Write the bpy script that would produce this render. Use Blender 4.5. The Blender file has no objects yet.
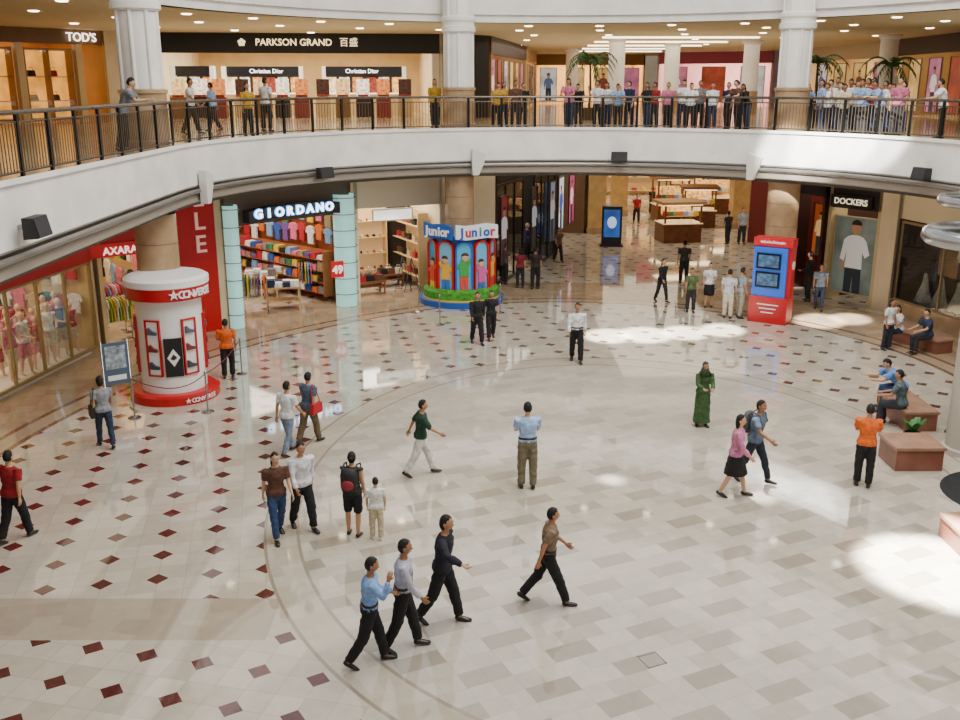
import bpy, math, random
from mathutils import Vector, Matrix, noise
random.seed(7)
COL = bpy.context.scene.collection
PI = math.pi
F = 975.0; TH = math.radians(15.86); H = 7.5
sT, cT = math.sin(TH), math.cos(TH)

def G(px, py, z=0.0):
    u, v = px-480, py-360
    k = (H-z)/(F*sT+v*cT)
    return (k*u, k*(F*cT-v*sT))
def proj(X, Y, Z):
    dz = Z-H; d = Y*cT-dz*sT
    return 480+X*F/d, 360+(-Y*sT-dz*cT)*F/d
def zat(Y, py):
    v = py-360
    return H - Y*(F*sT+v*cT)/(F*cT-v*sT)

# ------------------------------------------------------------ materials
def lin(c):
    if isinstance(c, str):
        c = c.lstrip('#'); c = [int(c[i:i+2], 16)/255 for i in (0, 2, 4)]
        c = [x/12.92 if x <= .04045 else ((x+.055)/1.055)**2.4 for x in c]
    return (c[0], c[1], c[2], 1)
MC = {}
def mat(c, rough=.5, metal=0, emit=0, kind=None):
    key = (c, rough, metal, emit, kind)
    if key in MC: return MC[key]
    m = bpy.data.materials.new('material_%d' % len(MC)); m.use_nodes = True
    nt = m.node_tree; b = nt.nodes['Principled BSDF']
    cc = lin(c)
    b.inputs['Base Color'].default_value = cc
    b.inputs['Roughness'].default_value = rough
    b.inputs['Metallic'].default_value = metal
    if emit:
        b.inputs['Emission Color'].default_value = cc
        b.inputs['Emission Strength'].default_value = emit
    if kind:
        tc = nt.nodes.new('ShaderNodeTexCoord')
        n = nt.nodes.new('ShaderNodeTexNoise')
        r = nt.nodes.new('ShaderNodeValToRGB')
        nt.links.new(tc.outputs['Object'], n.inputs['Vector'])
        sc = {'cloth': 14, 'marble': 2.2, 'wall': 1.2, 'goods': 9, 'leaf': 8, 'wood': 5, 'glow': .9}[kind]
        lo = {'cloth': .7, 'marble': .78, 'wall': .93, 'goods': .35, 'leaf': .5, 'wood': .6, 'glow': .45}[kind]
        n.inputs['Scale'].default_value = sc; n.inputs['Detail'].default_value = 4
        r.color_ramp.elements[0].position = .35; r.color_ramp.elements[1].position = .65
        r.color_ramp.elements[0].color = (cc[0]*lo, cc[1]*lo, cc[2]*lo, 1)
        r.color_ramp.elements[1].color = (min(1, cc[0]*1.08), min(1, cc[1]*1.08), min(1, cc[2]*1.08), 1)
        nt.links.new(n.outputs['Fac'], r.inputs['Fac'])
        nt.links.new(r.outputs['Color'], b.inputs['Base Color'])
        if emit: nt.links.new(r.outputs['Color'], b.inputs['Emission Color'])
    MC[key] = m
    return m
def glass():
    if 'glass' in MC: return MC['glass']
    m = bpy.data.materials.new('shop_glass'); m.use_nodes = True
    nt = m.node_tree; nt.nodes.clear()
    o = nt.nodes.new('ShaderNodeOutputMaterial'); mx = nt.nodes.new('ShaderNodeMixShader')
    t = nt.nodes.new('ShaderNodeBsdfTransparent'); g = nt.nodes.new('ShaderNodeBsdfGlossy')
    g.inputs['Roughness'].default_value = .03; mx.inputs[0].default_value = .1
    t.inputs['Color'].default_value = (.93, .96, .95, 1)
    nt.links.new(t.outputs[0], mx.inputs[1]); nt.links.new(g.outputs[0], mx.inputs[2]); nt.links.new(mx.outputs[0], o.inputs[0])
    MC['glass'] = m; return m

# ------------------------------------------------------------ mesh builder
class MB:
    def __init__(s): s.v = []; s.f = []; s.m = []; s.s = []
    def add(s, vs, fs, mi=0, sm=False, M=None):
        o = len(s.v)
        if M is not None: vs = [M @ Vector(p) for p in vs]
        s.v += [tuple(p) for p in vs]
        for f in fs: s.f.append([i+o for i in f]); s.m.append(mi); s.s.append(sm)
        return s
    def box(s, c, d, mi=0, rz=0, M=None):
        x, y, z = d[0]/2, d[1]/2, d[2]/2
        R = Matrix.Translation(c) @ Matrix.Rotation(rz, 4, 'Z')
        if M is not None: R = M @ R
        vs = [(a*x, b*y, e*z) for e in (-1, 1) for b in (-1, 1) for a in (-1, 1)]
        return s.add(vs, [(0, 2, 3, 1), (4, 5, 7, 6), (0, 1, 5, 4), (2, 6, 7, 3), (0, 4, 6, 2), (1, 3, 7, 5)], mi, False, R)
    def lathe(s, prof, c=(0, 0, 0), seg=32, mi=0, a0=0, a1=2*PI, M=None):
        full = abs(a1-a0-2*PI) < 1e-6
        n = seg if full else seg+1
        for (r0, z0), (r1, z1) in zip(prof[:-1], prof[1:]):
            vs = []
            for (r, z) in ((r0, z0), (r1, z1)):
                for i in range(n):
                    a = a0+(a1-a0)*i/seg
                    vs.append((c[0]+r*math.cos(a), c[1]+r*math.sin(a), c[2]+z))
            fs = []
            for i in range(seg):
                j = (i+1) % n if full else i+1
                fs.append((i, j, n+j, n+i))
            s.add(vs, fs, mi, True, M)
        return s
    def cyl(s, c, r, h, seg=20, mi=0, r2=None, M=None):
        r2 = r if r2 is None else r2
        return s.lathe([(0.0001, 0), (r, 0), (r2, h), (0.0001, h)], c, seg, mi, M=M)
    def tube(s, pts, r, seg=8, mi=0, closed=False):
        pts = [Vector(p) for p in pts]; n = len(pts); vs = []
        for i, p in enumerate(pts):
            if closed: t = pts[(i+1) % n]-pts[i-1]
            else: t = pts[min(i+1, n-1)]-pts[max(i-1, 0)]
            t.normalize()
            a = Vector((0, 0, 1)) if abs(t.z) < .9 else Vector((1, 0, 0))
            x = t.cross(a).normalized(); y = t.cross(x)
            rr = r[i] if isinstance(r, (list, tuple)) else r
            for k in range(seg):
                q = 2*PI*k/seg
                vs.append(p+x*math.cos(q)*rr+y*math.sin(q)*rr)
        fs = []
        for i in range(n if closed else n-1):
            j = (i+1) % n
            for k in range(seg):
                l = (k+1) % seg
                fs.append((i*seg+k, i*seg+l, j*seg+l, j*seg+k))
        if not closed:
            fs.append(tuple(range(seg))); fs.append(tuple((n-1)*seg+k for k in range(seg)))
        return s.add(vs, fs, mi, True)
    def loft(s, rings, xh=(1, 0, 0), seg=14, mi=0):
        cs = [Vector(r[0]) for r in rings]; n = len(cs)
        d = (cs[-1]-cs[0]).normalized(); xh = Vector(xh)
        if abs(d.dot(xh)) > .8: xh = Vector((0, 1, 0)) if abs(d.y) < .8 else Vector((0, 0, 1))
        vs = []
        for i in range(n):
            t = (cs[min(i+1, n-1)]-cs[max(i-1, 0)]).normalized()
            x = (xh-t*xh.dot(t)).normalized(); y = t.cross(x)
            for k in range(seg):
                q = 2*PI*k/seg
                vs.append(cs[i]+x*math.cos(q)*rings[i][1]+y*math.sin(q)*rings[i][2])
        fs = []
        for i in range(n-1):
            for k in range(seg):
                l = (k+1) % seg
                fs.append((i*seg+k, i*seg+l, (i+1)*seg+l, (i+1)*seg+k))
        vs.append(cs[0]-(cs[1]-cs[0]).normalized()*rings[0][2]*.25); vs.append(cs[-1]+(cs[-1]-cs[-2]).normalized()*rings[-1][2]*.25)
        for k in range(seg):
            l = (k+1) % seg
            fs.append((n*seg, l, k)); fs.append((n*seg+1, (n-1)*seg+k, (n-1)*seg+l))
        return s.add(vs, fs, mi, True)
    def ell(s, c, r, seg=12, rg=8, mi=0, M=None, fn=None):
        vs = [];
        for j in range(rg+1):
            ph = -PI/2+PI*j/rg
            for i in range(seg):
                a = 2*PI*i/seg
                p = Vector((math.cos(ph)*math.cos(a)*r[0], math.cos(ph)*math.sin(a)*r[1], math.sin(ph)*r[2]))
                if fn: p = fn(p)
                vs.append(p+Vector(c))
        fs = []
        for j in range(rg):
            for i in range(seg):
                k = (i+1) % seg
                fs.append((j*seg+i, j*seg+k, (j+1)*seg+k, (j+1)*seg+i))
        return s.add(vs, fs, mi, True, M)
    def poly(s, pts, axis, t0, t1, mi=0, M=None):
        n = len(pts)
        def mk(p, t):
            return {'y': (p[0], t, p[1]), 'x': (t, p[0], p[1]), 'z': (p[0], p[1], t)}[axis]
        vs = [mk(p, t0) for p in pts]+[mk(p, t1) for p in pts]
        fs = [tuple(range(n)), tuple(range(2*n-1, n-1, -1))]
        for i in range(n):
            j = (i+1) % n; fs.append((i, n+i, n+j, j))
        return s.add(vs, fs, mi, False, M)
    def mesh(s, name):
        me = bpy.data.meshes.new(name); me.from_pydata(s.v, [], s.f)
        me.polygons.foreach_set('material_index', s.m); me.polygons.foreach_set('use_smooth', s.s)
        me.update(); return me
    def build(s, name, mats, parent=None, loc=None, rz=None):
        me = s.mesh(name)
        if not isinstance(mats, (list, tuple)): mats = [mats]
        for m in mats: me.materials.append(m)
        return link(name, me, parent, loc, rz)
def link(name, me, parent=None, loc=None, rz=None):
    o = bpy.data.objects.new(name, me); COL.objects.link(o); o.parent = parent
    if loc is not None: o.location = loc
    if rz is not None: o.rotation_euler = (0, 0, rz)
    return o
def tag(o, label, cat, group=None, kind=None):
    o['label'] = label; o['category'] = cat
    if group: o['group'] = group
    if kind: o['kind'] = kind
    return o
def thing(name, label, cat, loc=(0, 0, 0), rz=0, group=None):
    o = bpy.data.objects.new(name, None); COL.objects.link(o); o.empty_display_size = .1
    o.location = loc; o.rotation_euler = (0, 0, rz)
    return tag(o, label, cat, group)
def struct(o, label=None):
    o['kind'] = 'structure'
    if label: o['label'] = label; o['category'] = o.name.split('_')[0].split('.')[0]
    return o
def setmat(o, m, i=0):
    o.material_slots[i].link = 'OBJECT'; o.material_slots[i].material = m
def text(body, size, m, parent, loc, rz=0, name='lettering', ext=.02, rx=PI/2, ry=0, sx=1, shear=0, wt=0):
    cu = bpy.data.curves.new(name, 'FONT'); cu.body = body; cu.size = size; cu.extrude = ext
    cu.align_x = 'CENTER'; cu.align_y = 'CENTER'; cu.shear = shear; cu.offset = wt
    cu.resolution_u = 3
    t = bpy.data.objects.new('tmp', cu); COL.objects.link(t)
    dg = bpy.context.evaluated_depsgraph_get()
    me = bpy.data.meshes.new_from_object(t.evaluated_get(dg))
    bpy.data.objects.remove(t); me.name = name
    me.materials.clear(); me.materials.append(m)
    o = link(name, me, parent, loc); o.rotation_euler = (rx, ry, rz); o.scale = (sx, 1, 1)
    return o
class Frame:
    def __init__(s, P0, P1, z=0):
        s.o = Vector((P0[0], P0[1], z)); d = Vector((P1[0]-P0[0], P1[1]-P0[1], 0))
        s.w = d.length; s.rz = math.atan2(d.y, d.x); s.x = d.normalized(); s.y = Vector((-s.x.y, s.x.x, 0))
    def p(s, a, b, z=0): return s.o+s.x*a+s.y*b+Vector((0, 0, z))
def lamp(kind, loc, e, size=1, sy=None, col=(1, 1, 1), rot=(0, 0, 0), name='lamp'):
    l = bpy.data.lights.new(name, kind); l.energy = e; l.color = col
    if kind == 'AREA':
        l.shape = 'RECTANGLE'; l.size = size; l.size_y = sy or size
    elif kind == 'POINT': l.shadow_soft_size = size
    o = bpy.data.objects.new(name, l); COL.objects.link(o); o.location = loc; o.rotation_euler = rot
    return o

# ------------------------------------------------------------ stadium plan of the atrium
CX, CA, CB = 2.7, 24.0, 10.0
def stad(r, n=48):
    out = []
    for i in range(n+1):
        a = PI*i/n; out.append((CX+r*math.cos(a), CA+r*math.sin(a)))
    for i in range(1, 8): out.append((CX-r, CA+(CB-CA)*i/8))
    for i in range(n+1):
        a = PI+PI*i/n; out.append((CX+r*math.cos(a), CB+r*math.sin(a)))
    for i in range(1, 8): out.append((CX+r, CB+(CA-CB)*i/8))
    return out
def farcurve(r, ylo, n=72):
    out = [(CX+r, ylo+(CA-ylo)*i/12) for i in range(12)]
    out += [(CX+r*math.cos(PI*i/n), CA+r*math.sin(PI*i/n)) for i in range(n+1)]
    out += [(CX-r, CA+(ylo-CA)*i/14) for i in range(1, 15)]
    return out
def ringpt(px, r, z=6.0):
    best = None
    for i in range(1801):
        t = i/1800
        L1 = CA-8.0; LA = PI*r; tot = 2*L1+LA; s = t*tot
        if s < L1: p = (CX+r, 8+s); n = (1, 0)
        elif s < L1+LA:
            a = (s-L1)/r; p = (CX+r*math.cos(a), CA+r*math.sin(a)); n = (math.cos(a), math.sin(a))
        else: p = (CX-r, CA-(s-L1-LA)); n = (-1, 0)
        e = abs(proj(p[0], p[1], z)[0]-px)
        if best is None or e < best[0]: best = (e, p, n)
    return best[1], best[2]
R0 = 10.05

def annulus(name, r0, r1, z, m, lab, flip=False):
    a, b = stad(r0), stad(r1); n = len(a)
    vs = [(p[0], p[1], z) for p in a+b]
    fs = [(i, n+i, n+(i+1) % n, (i+1) % n) for i in range(n)]
    if flip: fs = [f[::-1] for f in fs]
    mb = MB(); mb.add(vs, fs); return struct(mb.build(name, m), lab)
def band(name, prof, m, lab):
    mb = MB()
    for (ra, za), (rb, zb) in zip(prof[:-1], prof[1:]):
        a, b = stad(ra), stad(rb); n = len(a)
        vs = [(p[0], p[1], za) for p in a]+[(p[0], p[1], zb) for p in b]
        mb.add(vs, [(i, (i+1) % n, n+(i+1) % n, n+i) for i in range(n)], 0, True)
    return struct(mb.build(name, m), lab)

# ------------------------------------------------------------ floor material
def floor_material():
    m = bpy.data.materials.new('patterned_marble_floor'); m.use_nodes = True
    nt = m.node_tree; b = nt.nodes['Principled BSDF']
    def lk(a, sock):
        if isinstance(a, (int, float)): sock.default_value = a
        else: nt.links.new(a, sock)
    def M_(op, a, c=0.0, d=None):
        n = nt.nodes.new('ShaderNodeMath'); n.operation = op
        lk(a, n.inputs[0]); lk(c, n.inputs[1])
        if d is not None: lk(d, n.inputs[2])
        return n.outputs[0]
    def mix(f, a, c):
        n = nt.nodes.new('ShaderNodeMixRGB'); lk(f, n.inputs[0])
        for s, q in ((n.inputs[1], a), (n.inputs[2], c)):
            if isinstance(q, tuple): s.default_value = q
            else: nt.links.new(q, s)
        return n.outputs[0]
    g = nt.nodes.new('ShaderNodeNewGeometry'); sp = nt.nodes.new('ShaderNodeSeparateXYZ')
    nt.links.new(g.outputs['Position'], sp.inputs[0]); X, Y = sp.outputs[0], sp.outputs[1]
    def rot(c, s):
        return (M_('ADD', M_('MULTIPLY', X, c), M_('MULTIPLY', Y, s)), M_('SUBTRACT', M_('MULTIPLY', Y, c), M_('MULTIPLY', X, s)))
    def wn(a, c):
        k = nt.nodes.new('ShaderNodeCombineXYZ'); lk(a, k.inputs[0]); lk(c, k.inputs[1])
        w = nt.nodes.new('ShaderNodeTexWhiteNoise'); nt.links.new(k.outputs[0], w.inputs[0]); return w.outputs['Value']
    def band_(v, lo, hi): return M_('MULTIPLY', M_('GREATER_THAN', v, lo), M_('LESS_THAN', v, hi))
    def par(v, n=2): return M_('LESS_THAN', M_('MODULO', M_('ADD', v, 400), n), .5)
    up = M_('GREATER_THAN', Y, 12.6)
    s_ = M_('ADD', M_('MULTIPLY', up, .433), -.225)
    c_ = .976
    u, v = rot(c_, s_)
    S = .83
    fu = M_('ABSOLUTE', M_('SUBTRACT', M_('FRACT', M_('DIVIDE', u, S)), .5))
    fv = M_('ABSOLUTE', M_('SUBTRACT', M_('FRACT', M_('DIVIDE', v, S)), .5))
    dia = M_('LESS_THAN', M_('ADD', fu, fv), .205)
    def grout(a, size, w):
        return M_('GREATER_THAN', M_('ABSOLUTE', M_('SUBTRACT', M_('FRACT', M_('DIVIDE', a, size)), .5)), .5-w/size)
    g1 = M_('MAXIMUM', grout(u, S/2, .006), grout(v, S/2, .006))
    n1 = wn(M_('FLOOR', M_('DIVIDE', u, S/2)), M_('FLOOR', M_('DIVIDE', v, S/2)))
    outer = mix(n1, (.47, .41, .325, 1), (.58, .515, .42, 1))
    outer = mix(M_('MULTIPLY', g1, .4), outer, (.26, .215, .165, 1))
    nz = nt.nodes.new('ShaderNodeTexNoise'); nt.links.new(g.outputs['Position'], nz.inputs['Vector']); nz.inputs['Scale'].default_value = 5; nz.inputs['Detail'].default_value = 5
    red = mix(nz.outputs['Fac'], (.06, .012, .012, 1), (.13, .032, .028, 1))
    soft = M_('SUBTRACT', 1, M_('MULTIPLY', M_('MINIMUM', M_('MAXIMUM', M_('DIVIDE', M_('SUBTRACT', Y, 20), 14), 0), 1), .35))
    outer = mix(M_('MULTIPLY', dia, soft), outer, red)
    cu, cv = rot(.90, .436)
    iv = M_('FLOOR', M_('DIVIDE', cv, .33))
    cu2 = M_('ADD', cu, M_('MULTIPLY', M_('SUBTRACT', 1, par(iv)), .33))
    iu = M_('FLOOR', M_('DIVIDE', cu2, .66))
    dk = M_('MULTIPLY', par(iv), par(M_('ADD', iu, M_('FLOOR', M_('DIVIDE', iv, 2)))))
    md = M_('MULTIPLY', M_('SUBTRACT', 1, par(iv)), par(iu))
    n2 = wn(iu, iv)
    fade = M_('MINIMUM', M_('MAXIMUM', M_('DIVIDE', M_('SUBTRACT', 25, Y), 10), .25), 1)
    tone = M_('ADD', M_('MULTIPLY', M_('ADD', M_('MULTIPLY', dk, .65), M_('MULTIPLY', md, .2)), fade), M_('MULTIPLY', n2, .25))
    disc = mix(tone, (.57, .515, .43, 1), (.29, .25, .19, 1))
    g2 = M_('MAXIMUM', grout(cu2, .33, .004), grout(cv, .33, .004))
    disc = mix(M_('MULTIPLY', g2, .35), disc, (.25, .215, .17, 1))
    ex, ey = M_('DIVIDE', M_('SUBTRACT', X, 3.0), 6.6), M_('DIVIDE', M_('SUBTRACT', Y, 17.6), 8.6)
    er = M_('SQRT', M_('ADD', M_('MULTIPLY', ex, ex), M_('MULTIPLY', ey, ey)))
    dx = M_('SUBTRACT', X, CX); dy = M_('MAXIMUM', M_('SUBTRACT', M_('ABSOLUTE', M_('SUBTRACT', Y, 17.0)), 7.0), 0)
    sd0 = M_('SQRT', M_('ADD', M_('MULTIPLY', dx, dx), M_('MULTIPLY', dy, dy)))
    qx, qy = M_('SUBTRACT', X, 8.0), M_('SUBTRACT', Y, 17.5)
    sl = M_('SUBTRACT', M_('SQRT', M_('ADD', M_('MULTIPLY', qx, qx), M_('MULTIPLY', qy, qy))), 8.15)
    left = M_('LESS_THAN', X, 0)
    sd = M_('ADD', M_('MULTIPLY', left, sl), M_('MULTIPLY', M_('SUBTRACT', 1, left), sd0))
    stripe = M_('MULTIPLY', band_(Y, 12.05, 13.2), M_('LESS_THAN', X, -3))
    col = mix(stripe, outer, mix(n1, (.37, .30, .22, 1), (.44, .37, .28, 1)))
    ringc = mix(n2, (.45, .39, .30, 1), (.53, .465, .37, 1))
    col = mix(band_(er, .97, 1.05), col, ringc)
    col = mix(band_(er, 1.045, 1.053), col, (.30, .245, .18, 1))
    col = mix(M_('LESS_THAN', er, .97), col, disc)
    col = mix(band_(er, .962, .97), col, (.32, .265, .20, 1))
    tan = mix(n1, (.33, .235, .145, 1), (.43, .325, .215, 1))
    tan = mix(M_('MULTIPLY', g1, .4), tan, (.17, .115, .07, 1))
    arc = M_('MULTIPLY', M_('GREATER_THAN', sd, 10.5), M_('LESS_THAN', sd, 13.5))
    col = mix(arc, col, tan)
    col = mix(band_(sd, 9.9, 10.04), col, (.19, .10, .055, 1))
    col = mix(band_(sd, 10.04, 10.46), col, (.40, .31, .21, 1))
    col = mix(band_(sd, 10.46, 10.6), col, (.19, .10, .055, 1))
    cl = mix(nz.outputs['Fac'], (.84, .84, .84, 1), (1.1, 1.1, 1.1, 1))
    mm = nt.nodes.new('ShaderNodeMixRGB'); mm.blend_type = 'MULTIPLY'; mm.inputs[0].default_value = 1
    nt.links.new(col, mm.inputs[1]); nt.links.new(cl, mm.inputs[2])
    nt.links.new(mm.outputs[0], b.inputs['Base Color'])
    b.inputs['Roughness'].default_value = .05
    b.inputs['IOR'].default_value = 2.2
    return m

WHITE = mat('#e9e7e2', .45, kind='wall'); CREAM = mat('#cdbb99', .5, kind='wall')
BROWN = mat('#ad8f6c', .15, kind='marble'); DARK = mat('#1d1a19', .35); BLACK = mat('#0d0d0e', .4)
JOINT = mat('#6d5640', .5)
STEEL = mat('#a8a8aa', .25, 1); GREY = mat('#77736e', .5)
RED = mat('#b80c16', .3)

mb = MB(); mb.add([(-40, -10, 0), (50, -10, 0), (50, 90, 0), (-40, 90, 0)], [(0, 1, 2, 3)])
struct(mb.build('floor', floor_material()), 'polished pale marble floor with dark red diamond inlays')
annulus('floor_gallery', R0, 55, 6.0, mat('#c0aa84', .15, kind='marble'), 'polished stone floor of the upper gallery')
annulus('ceiling_ground', R0+.5, 55, 4.42, mat('#a3967f', .7), 'ceiling under the gallery', True)
annulus('ceiling_gallery', 11.7, 55, 9.5, mat('#d0c09a', .7), 'ceiling over the upper gallery', True)
band('wall_gallery_fascia', [(R0+.25, 6.0), (R0-.03, 6.0), (R0-.03, 6.06), (R0-.06, 6.06), (R0-.06, 5.97), (R0, 5.95), (R0, 4.98), (R0+.06, 4.92)], WHITE, 'curved white fascia of the gallery edge')
band('trim_1', [(R0+.06, 4.92), (R0+.3, 4.92), (R0+.3, 4.74), (R0+.02, 4.74), (R0+.02, 4.56), (R0+.1, 4.52)], mat('#8f867a', .5), 'grey stepped trim under the gallery fascia')
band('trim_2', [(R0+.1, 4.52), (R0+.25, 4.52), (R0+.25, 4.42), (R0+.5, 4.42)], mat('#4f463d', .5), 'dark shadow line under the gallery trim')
band('wall_upper_fascia', [(R0+2.0, 9.5), (R0+1.6, 9.5), (R0+1.6, 9.75), (R0+1.5, 9.75), (R0+1.5, 12.6)], WHITE, 'curved white fascia of the storey above')
pts = [(p[0], p[1], 4.83) for p in stad(R0-.03)]
struct(MB().tube(pts, .065, 8, 0, True).build('trim_3', mat('#8f8b86', .3, .7)), 'long curved metal pipe under the gallery fascia')
struct(MB().box((5, 90, 6), (90, .2, 12)).build('wall_back', CREAM), 'far wall')

# ------------------------------------------------------------ columns
def column(x, y, lab, r=.48):
    t = thing('column', lab, 'column', (x, y, 0))
    lo = MB().lathe([(r+.03, 0), (r+.03, 4.42)], seg=40).build('lower_shaft', BROWN, t)
    for k in range(1, 6): MB().lathe([(r+.034, .74*k), (r+.034, .74*k+.018)], seg=40).build('stone_joint', JOINT, lo)
    MB().lathe([(r+.1, 6.0), (r+.1, 6.18), (r+.05, 6.2), (r+.05, 7.25), (r+.09, 7.27), (r+.09, 7.35), (r, 7.37)], seg=40).build('stone_base', BROWN, t)
    mb = MB().lathe([(r-.01, 7.3), (r-.01, 13)], seg=40)
    for k in range(8):
        a = 2*PI*k/8
        mb.lathe([(.05, 7.37), (.05, 13)], (math.cos(a)*(r-.01), math.sin(a)*(r-.01), 0), 8)
    mb.build('ribbed_shaft', WHITE, t)
    MB().lathe([(r+.02, 9.1), (r+.09, 9.15), (r+.09, 9.3), (r+.05, 9.32), (r+.05, 9.42), (r+.1, 9.5), (r+.1, 9.6), (r, 9.65)], seg=40).build('capital', WHITE, t)
C1 = (-8.0, 24.0); C2 = (-.72, 34.35); C3 = (10.0, 32.35)
column(*C1, 'large round column rising from the red and white drum display on the left')
column(*C2, 'large round column rising out of the colourful children display, middle of the far gallery')
column(*C3, 'large round column behind the red and blue display booth')

# ------------------------------------------------------------ railing
rail = thing('balcony_railing', 'curved metal railing along the edge of the upper gallery', 'railing')
cur = farcurve(R0+.08, 12.0)
MB().tube([(p[0], p[1], 7.05) for p in cur], .04, 8).build('top_rail', mat('#6e665c', .25, .9), rail)
MB().tube([(p[0], p[1], 6.9) for p in cur], .018, 6).build('second_rail', mat('#6d6458', .3, .8), rail)
MB().tube([(p[0], p[1], 6.12) for p in cur], .02, 6).build('bottom_rail', mat('#6d6458', .3, .8), rail)
def resample(cur, step):
    out = []; acc = 0
    for a, b_ in zip(cur[:-1], cur[1:]):
        a, b_ = Vector(a), Vector(b_); L = (b_-a).length; d = acc
        while d < L: out.append(((a+(b_-a)*d/L), math.atan2((b_-a).y, (b_-a).x))); d += step
        acc = d-L
    return out
pm = MB().box((0, 0, .52), (.08, .05, 1.04)).box((0, 0, .02), (.14, .12, .04)).mesh('post'); pm.materials.append(mat('#141312', .35, .4))
for p, a in resample(cur, 1.15):
    link('post', pm, rail, (p.x, p.y, 6.0), a)
mb = MB()
for p, a in resample(cur, .11): mb.box((p.x, p.y, 6.51), (.014, .014, .78), rz=a)
o = mb.build('baluster', mat('#6e5f4c', .35, .6), rail); o['kind'] = 'stuff'

for i, (px, lab) in enumerate(((203, 'white slanted wall lamp on the fascia right of the left column'), (477, 'white slanted wall lamp on the fascia right of the middle column'), (755, 'white slanted wall lamp on the fascia left of the right column'))):
    p, n = ringpt(px, R0-.06, 4.8); a = math.atan2(n[1], n[0])
    t = thing('wall_lamp', lab, 'wall lamp', (p[0], p[1], 4.5), a+PI/2, 'slanted wall lamps')
    sh = Matrix(((1, 0, -.22, .08), (0, 1, 0, 0), (0, 0, 1, 0), (0, 0, 0, 1)))
    MB().poly([(-.1, 0), (.1, 0), (.24, .5), (.3, .85), (-.18, .7), (-.2, .4)], 'y', .1, .2, 0, sh).poly([(-.1, 0), (.1, 0), (.3, .85), (-.18, .7)], 'y', 0, .1, 0, sh).build('shade', mat('#d4d2cc', .35), t)
    MB().box((0, -.04, .4), (.14, .08, .5)).build('wall_bracket', STEEL, t)
for px, py, lab in ((37, 227, 'black box loudspeaker on the fascia at the far left'), (325, 173, 'black box loudspeaker on the fascia above the clothing shop entrance'), (620, 157, 'black box loudspeaker on the fascia above the shopping corridor'), (922, 174, 'black box loudspeaker on the fascia at the right')):
    p, n = ringpt(px, R0-.3, 5.3); a = math.atan2(n[1], n[0])
    z = zat(p[1], py)
    t = thing('loudspeaker', lab, 'speaker', (p[0], p[1], z), a-PI/2, 'fascia loudspeakers')
    MB().poly([(-.12, -.15), (-.05, .17), (.12, .17), (.12, -.17)], 'x', -.27, .27).build('cabinet', mat('#151516', .5), t)
    MB().poly([(-.13, -.13), (-.065, .15), (-.06, .15), (-.12, -.13)], 'x', -.24, .24).build('grille', mat('#2c2c2e', .8), t)
    MB().box((0, .2, 0), (.08, .18, .08)).build('bracket', STEEL, t)

# ------------------------------------------------------------ generic shop parts
nwin = [0]
def shop(P0, P1, z0=0.0, h=4.42, open_h=3.25, depth=6, wall='#d9c8a8', header='#e6ddcc', back=None, light=130, lcol=(1, .9, .76), hname='shop', side=True):
    fr = Frame(P0, P1, z0)
    w = fr.w
    mb = MB()
    if side:
        mb.box((.06, depth/2, h/2), (.12, depth, h)); mb.box((w-.06, depth/2, h/2), (.12, depth, h))
    mb.box((w/2, depth, h/2), (w, .1, h), 1)
    mb.box((w/2, .1, (h+open_h)/2), (w, .2, h-open_h), 2)
    o = mb.build('wall_'+hname, [mat(wall, .6, kind='wall'), mat(back or wall, .6, kind='wall'), mat(header, .5)], None, fr.o, fr.rz)
    struct(o, 'shop walls of the '+hname.replace('_', ' '))
    if light:
        lamp('AREA', fr.p(w/2, depth*.45, h-.12), light, w*.8, depth*.7, lcol, (0, 0, fr.rz), 'shop_light')
    return fr
def pane(fr, s0, s1, z0, z1, t=.05, lab=None, mull='#b9b2a6', cols=1):
    nwin[0] += 1
    mb = MB(); mb.box(((s0+s1)/2, t, (z0+z1)/2), (s1-s0, .02, z1-z0))
    o = mb.build('window_%d' % nwin[0], glass(), None, fr.o, fr.rz); struct(o, lab or 'clear shop window')
    mb = MB()
    for k in range(cols+1):
        x = s0+(s1-s0)*k/cols; mb.box((x, t, (z0+z1)/2), (.06, .08, z1-z0))
    mb.box(((s0+s1)/2, t, z1), (s1-s0, .08, .08)); mb.box(((s0+s1)/2, t, z0), (s1-s0, .08, .08))
    mb.build('frame', mat(mull, .4, .3), o)
    return o
GPTS = [(-.06, 0), (.06, 0), (.21, -.06), (.27, -.27), (.2, -.3), (.165, -.16), (.17, -.72), (-.17, -.72), (-.165, -.16), (-.2, -.3), (-.27, -.27), (-.21, -.06)]
gm = MB().poly(GPTS, 'x', -.02, .02).mesh('garment'); gm.materials.append(WHITE)
gf = MB().poly(GPTS, 'y', -.03, .03).mesh('garment'); gf.materials.append(WHITE)
CN = {'red': '#b5202c', 'pink': '#d96a8e', 'white': '#e8e6e2', 'black': '#1b1a1c', 'blue': '#2d55a8', 'sky blue': '#7fa9d4', 'green': '#3f7d4a', 'yellow': '#dcb93c', 'orange': '#d86b22', 'grey': '#7a7a7c', 'beige': '#c7ae88', 'purple': '#6c4a90', 'brown': '#6a4630', 'lime': '#9cb83c', 'navy': '#20294a', 'khaki': '#9a8a62', 'cream': '#e4d9bd'}
def cmat(n, rough=.8): return mat(CN[n], rough, kind='cloth')
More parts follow.
